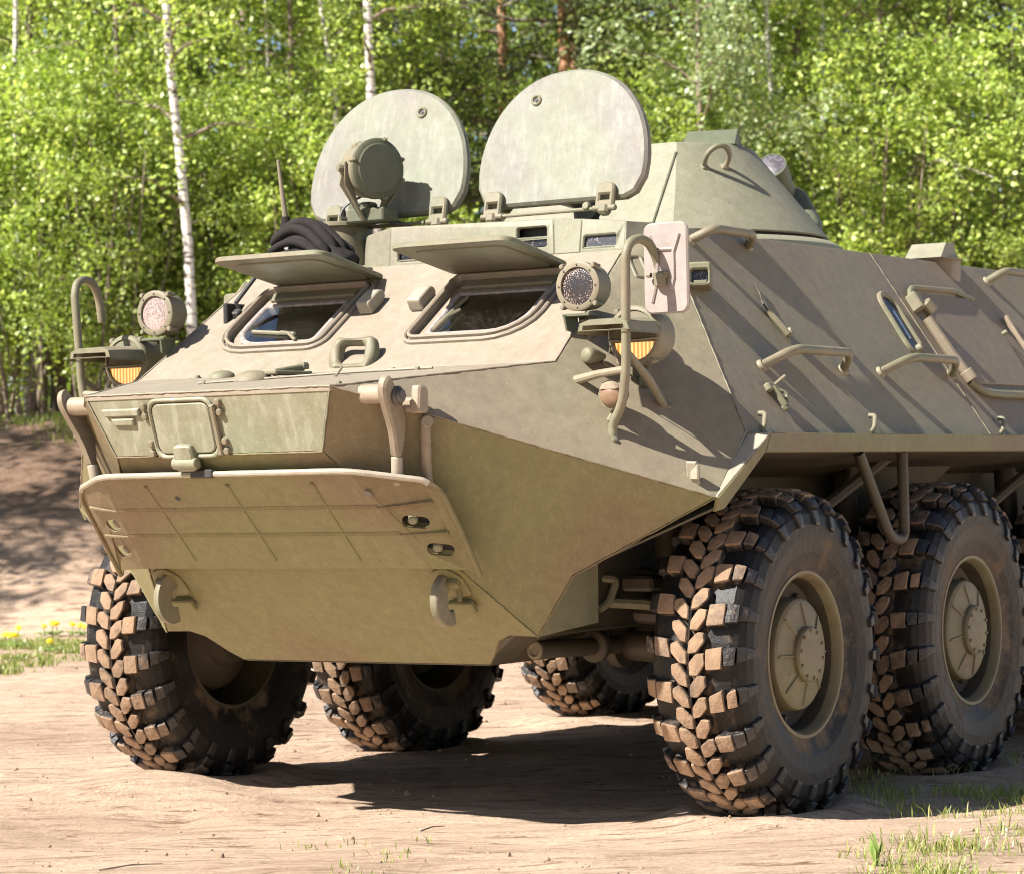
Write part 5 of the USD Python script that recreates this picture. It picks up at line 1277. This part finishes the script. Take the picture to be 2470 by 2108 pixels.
for i, (sd_, x, y, z) in enumerate(WHEELS):
    wheel(i, sd_, x, y, z)
    s = 1 if sd_ == 'left' else -1; q = V(1, s, 1)
    zz_ = .531 + z
    obj('axle_shaft', [cyl(V(x, .50 * s, .548), V(x, 1.04 * s, zz_), .052, 16), cyl(V(x + .02, .62 * s, .55), V(x + .02, .66 * s, .55), .085, 20)], 'under', CAR)
    obj('suspension_arm', [tube([V(x + .12, .70 * s, .66), V(x + .04, .92 * s, .64), V(x, 1.02 * s, .62)], .035, 8), tube([V(x + .12, .70 * s, .80), V(x + .04, .92 * s, .74), V(x, 1.02 * s, .66)], .028, 8)], 'under', CAR)
    obj('shock_absorber', [cyl(V(x + .16, .92 * s, .70), V(x + .14, .90 * s, .86), .030, 14), cyl(V(x + .14, .90 * s, .84), V(x + .12, .88 * s, 1.12), .045, 14)], 'under', CAR)
    obj('steering_knuckle', [rbox((x + .06, .96 * s, .66), (.10, .10, .16), bev=.02), rbox((x + .22, .86 * s, .76), (.14, .12, .05), bev=.01)], 'under', CAR)
for s in (1, -1):
    q = V(1, s, 1)
    tb = xf('torsion_bar_housing', CAR)
    obj('housing_tube', cyl(V(.50, .60, .552) * q, V(.08, .66, .545) * q, .030, 20), 'under', tb)
    obj('end_cap', lathe([(.020, .0), (.031, .0), (.031, .008), (.022, .010), (.017, .003), (0, .003)], V(.50, .60, .552) * q, unit(V(.42, -.06, .007)) * V(1, s, 1), 20), 'fitting', tb)
    obj('flange', lathe([(.028, -.018), (.052, -.018), (.055, -.012), (.055, .010), (.050, .016), (.028, .018)], V(.20, .645, .548) * q, (1, 0, 0), 24), 'under', tb)
    obj('tie_rod', tube([V(.30, .74, .70) * q, V(.22, .85, .69) * q, V(.14, 1.0, .66) * q], .018, 8), 'fitting', CAR)
    obj('steering_arm', tube(bend([V(.34, .76, .78) * q, V(.31, .80, .775) * q, V(.33, .78, .70) * q, V(.36, .76, .68) * q], .02), .014, 8), 'fitting', CAR)

# ------------------------------------------------------------------ padded helmet lying on the far window shutter
hm = xf('padded_helmet', loc=(.33, -.405, 1.868), label='black padded crewman helmet slumped on the far window shutter', category='helmet')


def hshell(a, b, k=1.0):
    """Point on the slumped helmet: a around (0..1 left to right), b up and over (0 front .. 1 back)."""
    y = -.118 + .250 * a; pk = math.sin(math.pi * np.clip(.12 + .80 * a, 0, 1)) ** .55
    th = np.pi * b
    return V(.11 * math.cos(th) * k, y, .004 + (.168 * pk * (1 - .52 * a ** 2.0)) * math.sin(th) ** .85 * k)


A, B = np.meshgrid(np.linspace(0, 1, 25), np.linspace(0, 1, 21), indexing='ij')
hv_ = np.array([hshell(a, b, .93) for a, b in zip(A.ravel(), B.ravel())]); hf_ = []
for i in range(24):
    for j in range(20):
        k = i * 21 + j; hf_ += [(k, k + 21, k + 22), (k, k + 22, k + 1)]
obj('shell', TM(hv_, np.array(hf_)[:, ::-1]), 'cloth', hm, smooth=True)
for b0, r in ((.10, .014), (.24, .019), (.40, .021), (.56, .021), (.72, .021), (.88, .018)):
    p = np.array([hshell(a, b0 + .05 * math.sin(3 * a), 1.0) for a in np.linspace(.02, .98, 16)])
    obj('padded_roll', tube(p, r * np.r_[.5, np.ones(14), .5], 10), 'cloth', hm, smooth=60)
obj('ear_flap', hull_of(np.vstack([trimesh.creation.icosphere(2, .03).vertices + p for p in (V(.03, .10, .045), V(.05, .165, .0), V(-.03, .14, .02), V(.02, .08, .02))])), 'cloth', hm, smooth=60)
obj('buckle', [rbox((.098, -.03, .052), (.010, .014, .030), bev=.002), rbox((.104, -.03, .060), (.006, .018, .006), bev=.001)], 'chrome', hm)
obj('strap', tube([V(.102, -.06, .045), V(.108, -.02, .05), V(.09, .05, .035)], .006, 6), 'cloth', hm)


# ------------------------------------------------------------------ grass, flowers, crumbs
def blades(n, place, rng, hgt=(.04, .11), w=.005, lean=.5):
    P = place(n); n = len(P)
    a = rng.uniform(0, 2 * np.pi, n); H = rng.uniform(*hgt, n); L = H * lean * rng.uniform(.1, 1, n)
    dr = np.stack([np.cos(a), np.sin(a), 0 * a], 1); sd = np.stack([-np.sin(a), np.cos(a), 0 * a], 1) * (w * rng.uniform(.7, 1.3, n))[:, None]
    up = np.stack([0 * a, 0 * a, H], 1)
    m = P + up * .6 + dr * (L * .35)[:, None]; t = P + up * .96 + dr * L[:, None]
    v = np.stack([P - sd - V(0, 0, .006), P + sd - V(0, 0, .006), m - sd * .8, m + sd * .8, t], 1).reshape(-1, 3)
    b = np.arange(n)[:, None] * 5
    f = np.concatenate([b + [0, 1, 3], b + [0, 3, 2], b + [2, 3, 4]], 1).reshape(-1, 3)
    return (v, f), np.repeat(np.clip(rng.beta(2, 2, n), 0, 1), 5)


def scatter(u0, u1, d0, d1, rng, dens=None, tuft=.05, per=14):
    def go(n):
        k = max(1, n // per)
        U = rng.uniform(u0, u1, k * 6); D = rng.uniform(d0, d1, k * 6)
        if dens is not None:
            keep = rng.uniform(size=len(U)) < dens(U, D); U, D = U[keep], D[keep]
        U, D = U[:k], D[:k]
        U = np.repeat(U, per) + rng.normal(0, tuft, len(U) * per); D = np.repeat(D, per) + rng.normal(0, tuft, len(D) * per)
        X = EYE[0] + R2[0] * U + F2[0] * D; Y = EYE[1] + R2[1] * U + F2[1] * D
        return np.stack([X, Y, height(X, Y)], 1)
    return go


def patchy(scale, seed, cut):
    def go(U, D):
        return np.clip((meshkit.fbm(np.stack([U * scale, D * scale, 0 * U], -1), 3, seed) - cut) * 6, 0, 1)
    return go


_g = np.random.default_rng(15)
gb = [blades(5600, scatter(.95, 2.3, 7.45, 9.8, _g, lambda U, D: patchy(2.2, 4, .44)(U, D) * sstep(.95, 1.7, U + .35 * (8.6 - D)), .045, 9), _g, (.012, .055), .0022, 1.6),
      blades(1500, scatter(1.2, 2.6, 9.0, 10.8, _g, patchy(1.6, 6, .5), .05, 12), _g, (.015, .05), .0022, 1.6),
      blades(350, scatter(-1.2, 1.0, 7.4, 9.0, _g, patchy(2.5, 9, .62), .04, 8), _g, (.01, .03), .002, 1.6)]
_v, _f, _t, _b = [], [], [], 0
for (v, f), t in gb:
    _v.append(v); _f.append(f + _b); _t.append(t); _b += len(v)
obj('grass', (np.vstack(_v), np.vstack(_f)), 'grass', attrs={'tint': np.concatenate(_t)}, kind='stuff', label='thin short grass on the sand beside the near wheels')
gb = [blades(9500, scatter(-4.6, -1.9, 18.5, 21.0, _g, lambda U, D: patchy(1.7, 3, .46)(U, D) * sstep(18.4, 18.9, D) * sstep(21.2, 20.6, D), .09, 14), _g, (.012, .045), .005, 1.4),
      blades(1600, scatter(-6.0, -2.6, 25.4, 27.0, _g, patchy(.9, 13, .52), .12, 10), _g, (.03, .10), .007, 1.2),
      blades(1200, scatter(-3.4, -2.0, 17.0, 18.6, _g, patchy(1.5, 23, .56), .06, 12), _g, (.02, .06), .005)]
_v, _f, _t, _b = [], [], [], 0
for (v, f), t in gb:
    _v.append(v); _f.append(f + _b); _t.append(t); _b += len(v)
obj('grass', (np.vstack(_v), np.vstack(_f)), 'grass', attrs={'tint': np.concatenate(_t)}, kind='stuff', label='short grass strip at the foot of the sandy bank')

_dl = [(30, 1273), (82, 1264), (100, 1262), (108, 1270), (140, 1276), (155, 1266), (163, 1272), (12, 1298), (22, 1304), (95, 1310), (4, 1300)]
_first = None
for px, py in _dl:
    d = 1.0 / ((py - (977 - .0204 * (px - 1036)) + 6) / 5690.0); d = min(21.2, 1.097 * d)
    u = rx(px, d); p = stand(u, d); lab = 'yellow dandelion in flower on the grass strip by the bank'
    if _first is None:
        _first = xf('dandelion', loc=p, label=lab, category='flower', group='dandelions on the grass strip')
        obj('stem', tube([V(0, 0, -.01), V(.004, 0, .04), V(0, .004, .07)], .0035, 5), 'stalk', _first)
        obj('bloom', lathe([(0, -.012), (.018, -.006), (.026, .006), (.020, .014), (0, .018)], V(0, .004, .076), (.4, .3, 1), 12), 'petal', _first)
        lv = []
        for k in range(7):
            a = k * .9; e = V(math.cos(a), math.sin(a), 0); g = V(-e[1], e[0], 0)
            lv.append(TM([e * .005, e * .06 + g * .014 + V(0, 0, .03), e * .06 - g * .014 + V(0, 0, .03), e * .12 + V(0, 0, .02)], [(0, 1, 2), (1, 3, 2)]))
        obj('leaf', lv, 'stalk', _first)
    else:
        ref(_first, 'dandelion', p, _g.uniform(0, 360), _g.uniform(.8, 1.25), 1.0, lab, 'flower', 'dandelions on the grass strip')
# a broad-leaved weed standing at the edge of the grass, and small seedlings on the sand
for (px, py, hh, lab) in ((1752, 1752, .075, 'broad-leaved green weed standing at the front edge of the grass'), (515, 1560, .02, 'tiny green seedling on the sand before the far front wheel')):
    d = 1.097 / ((py - (977 - .0204 * (px - 1036))) / 5690.0); p = stand(rx(px, d), d)
    w = xf('weed', loc=p, label=lab, category='weed')
    for k in range(6 if hh > .05 else 4):
        a = k * 1.9 + .4; e = V(math.cos(a), math.sin(a), 0) * (.35 if hh > .05 else .9); g = V(-math.sin(a), math.cos(a), 0)
        b = e * hh * .5 + V(0, 0, hh * .6); t = e * hh * .9 + V(0, 0, hh * (1.2 if hh > .05 else .5))
        obj('leaf', TM([V(0, 0, -.004), b + g * hh * .17, b - g * hh * .17, t], [(0, 1, 2), (1, 3, 2)]), 'stalk', w)
# soil crumbs
_n = 3600
_u = _g.uniform(-3.2, 2.6, _n); _d = 6.8 + 12 * _g.uniform(size=_n) ** 1.6
_k = patchy(1.2, 31, .45)(_u, _d) + .12 > _g.uniform(size=_n)
_u, _d = _u[_k], _d[_k]
_X = EYE[0] + R2[0] * _u + F2[0] * _d; _Y = EYE[1] + R2[1] * _u + F2[1] * _d; _Z = height(_X, _Y)
base_ = trimesh.creation.icosphere(1, 1.0); bv, bf = np.array(base_.vertices), np.array(base_.faces)
cv, cf = [], []
for i in range(len(_u)):
    s = min(.013, _g.gamma(1.3, .0019) + .0012)
    cv.append(bv * (s * _g.uniform(.6, 1.3, 3)) * (1 + _g.normal(0, .12, (len(bv), 1))) + V(_X[i], _Y[i], _Z[i] + s * .2)); cf.append(bf + i * len(bv))
obj('soil_crumbs', (np.vstack(cv), np.vstack(cf)), 'clod', kind='stuff')
# fallen twigs
for i, (px, py, L, a) in enumerate(((250, 1745, .22, .7), (860, 1660, .14, 1.0), (420, 1690, .17, -.6))):
    d = 1.097 / ((py - (977 - .0204 * (px - 1036))) / 5690.0); p = stand(rx(px, d), d); e = R2 * math.cos(a) + F2 * math.sin(a)
    q0, q1 = p - e * L / 2, p + e * L / 2
    q0[2] = float(height(q0[0], q0[1])) + .004; q1[2] = float(height(q1[0], q1[1])) + .006
    obj('twig', tube([q0, (q0 + q1) / 2 + V(0, 0, .006), q1], [.003, .0025, .0015], 6), 'bark', label=['dry twig lying on the sand at the lower left', 'short dry twig on the sand before the vehicle bow', 'thin twig on the sand nearest the far front wheel'][i], category='twig')
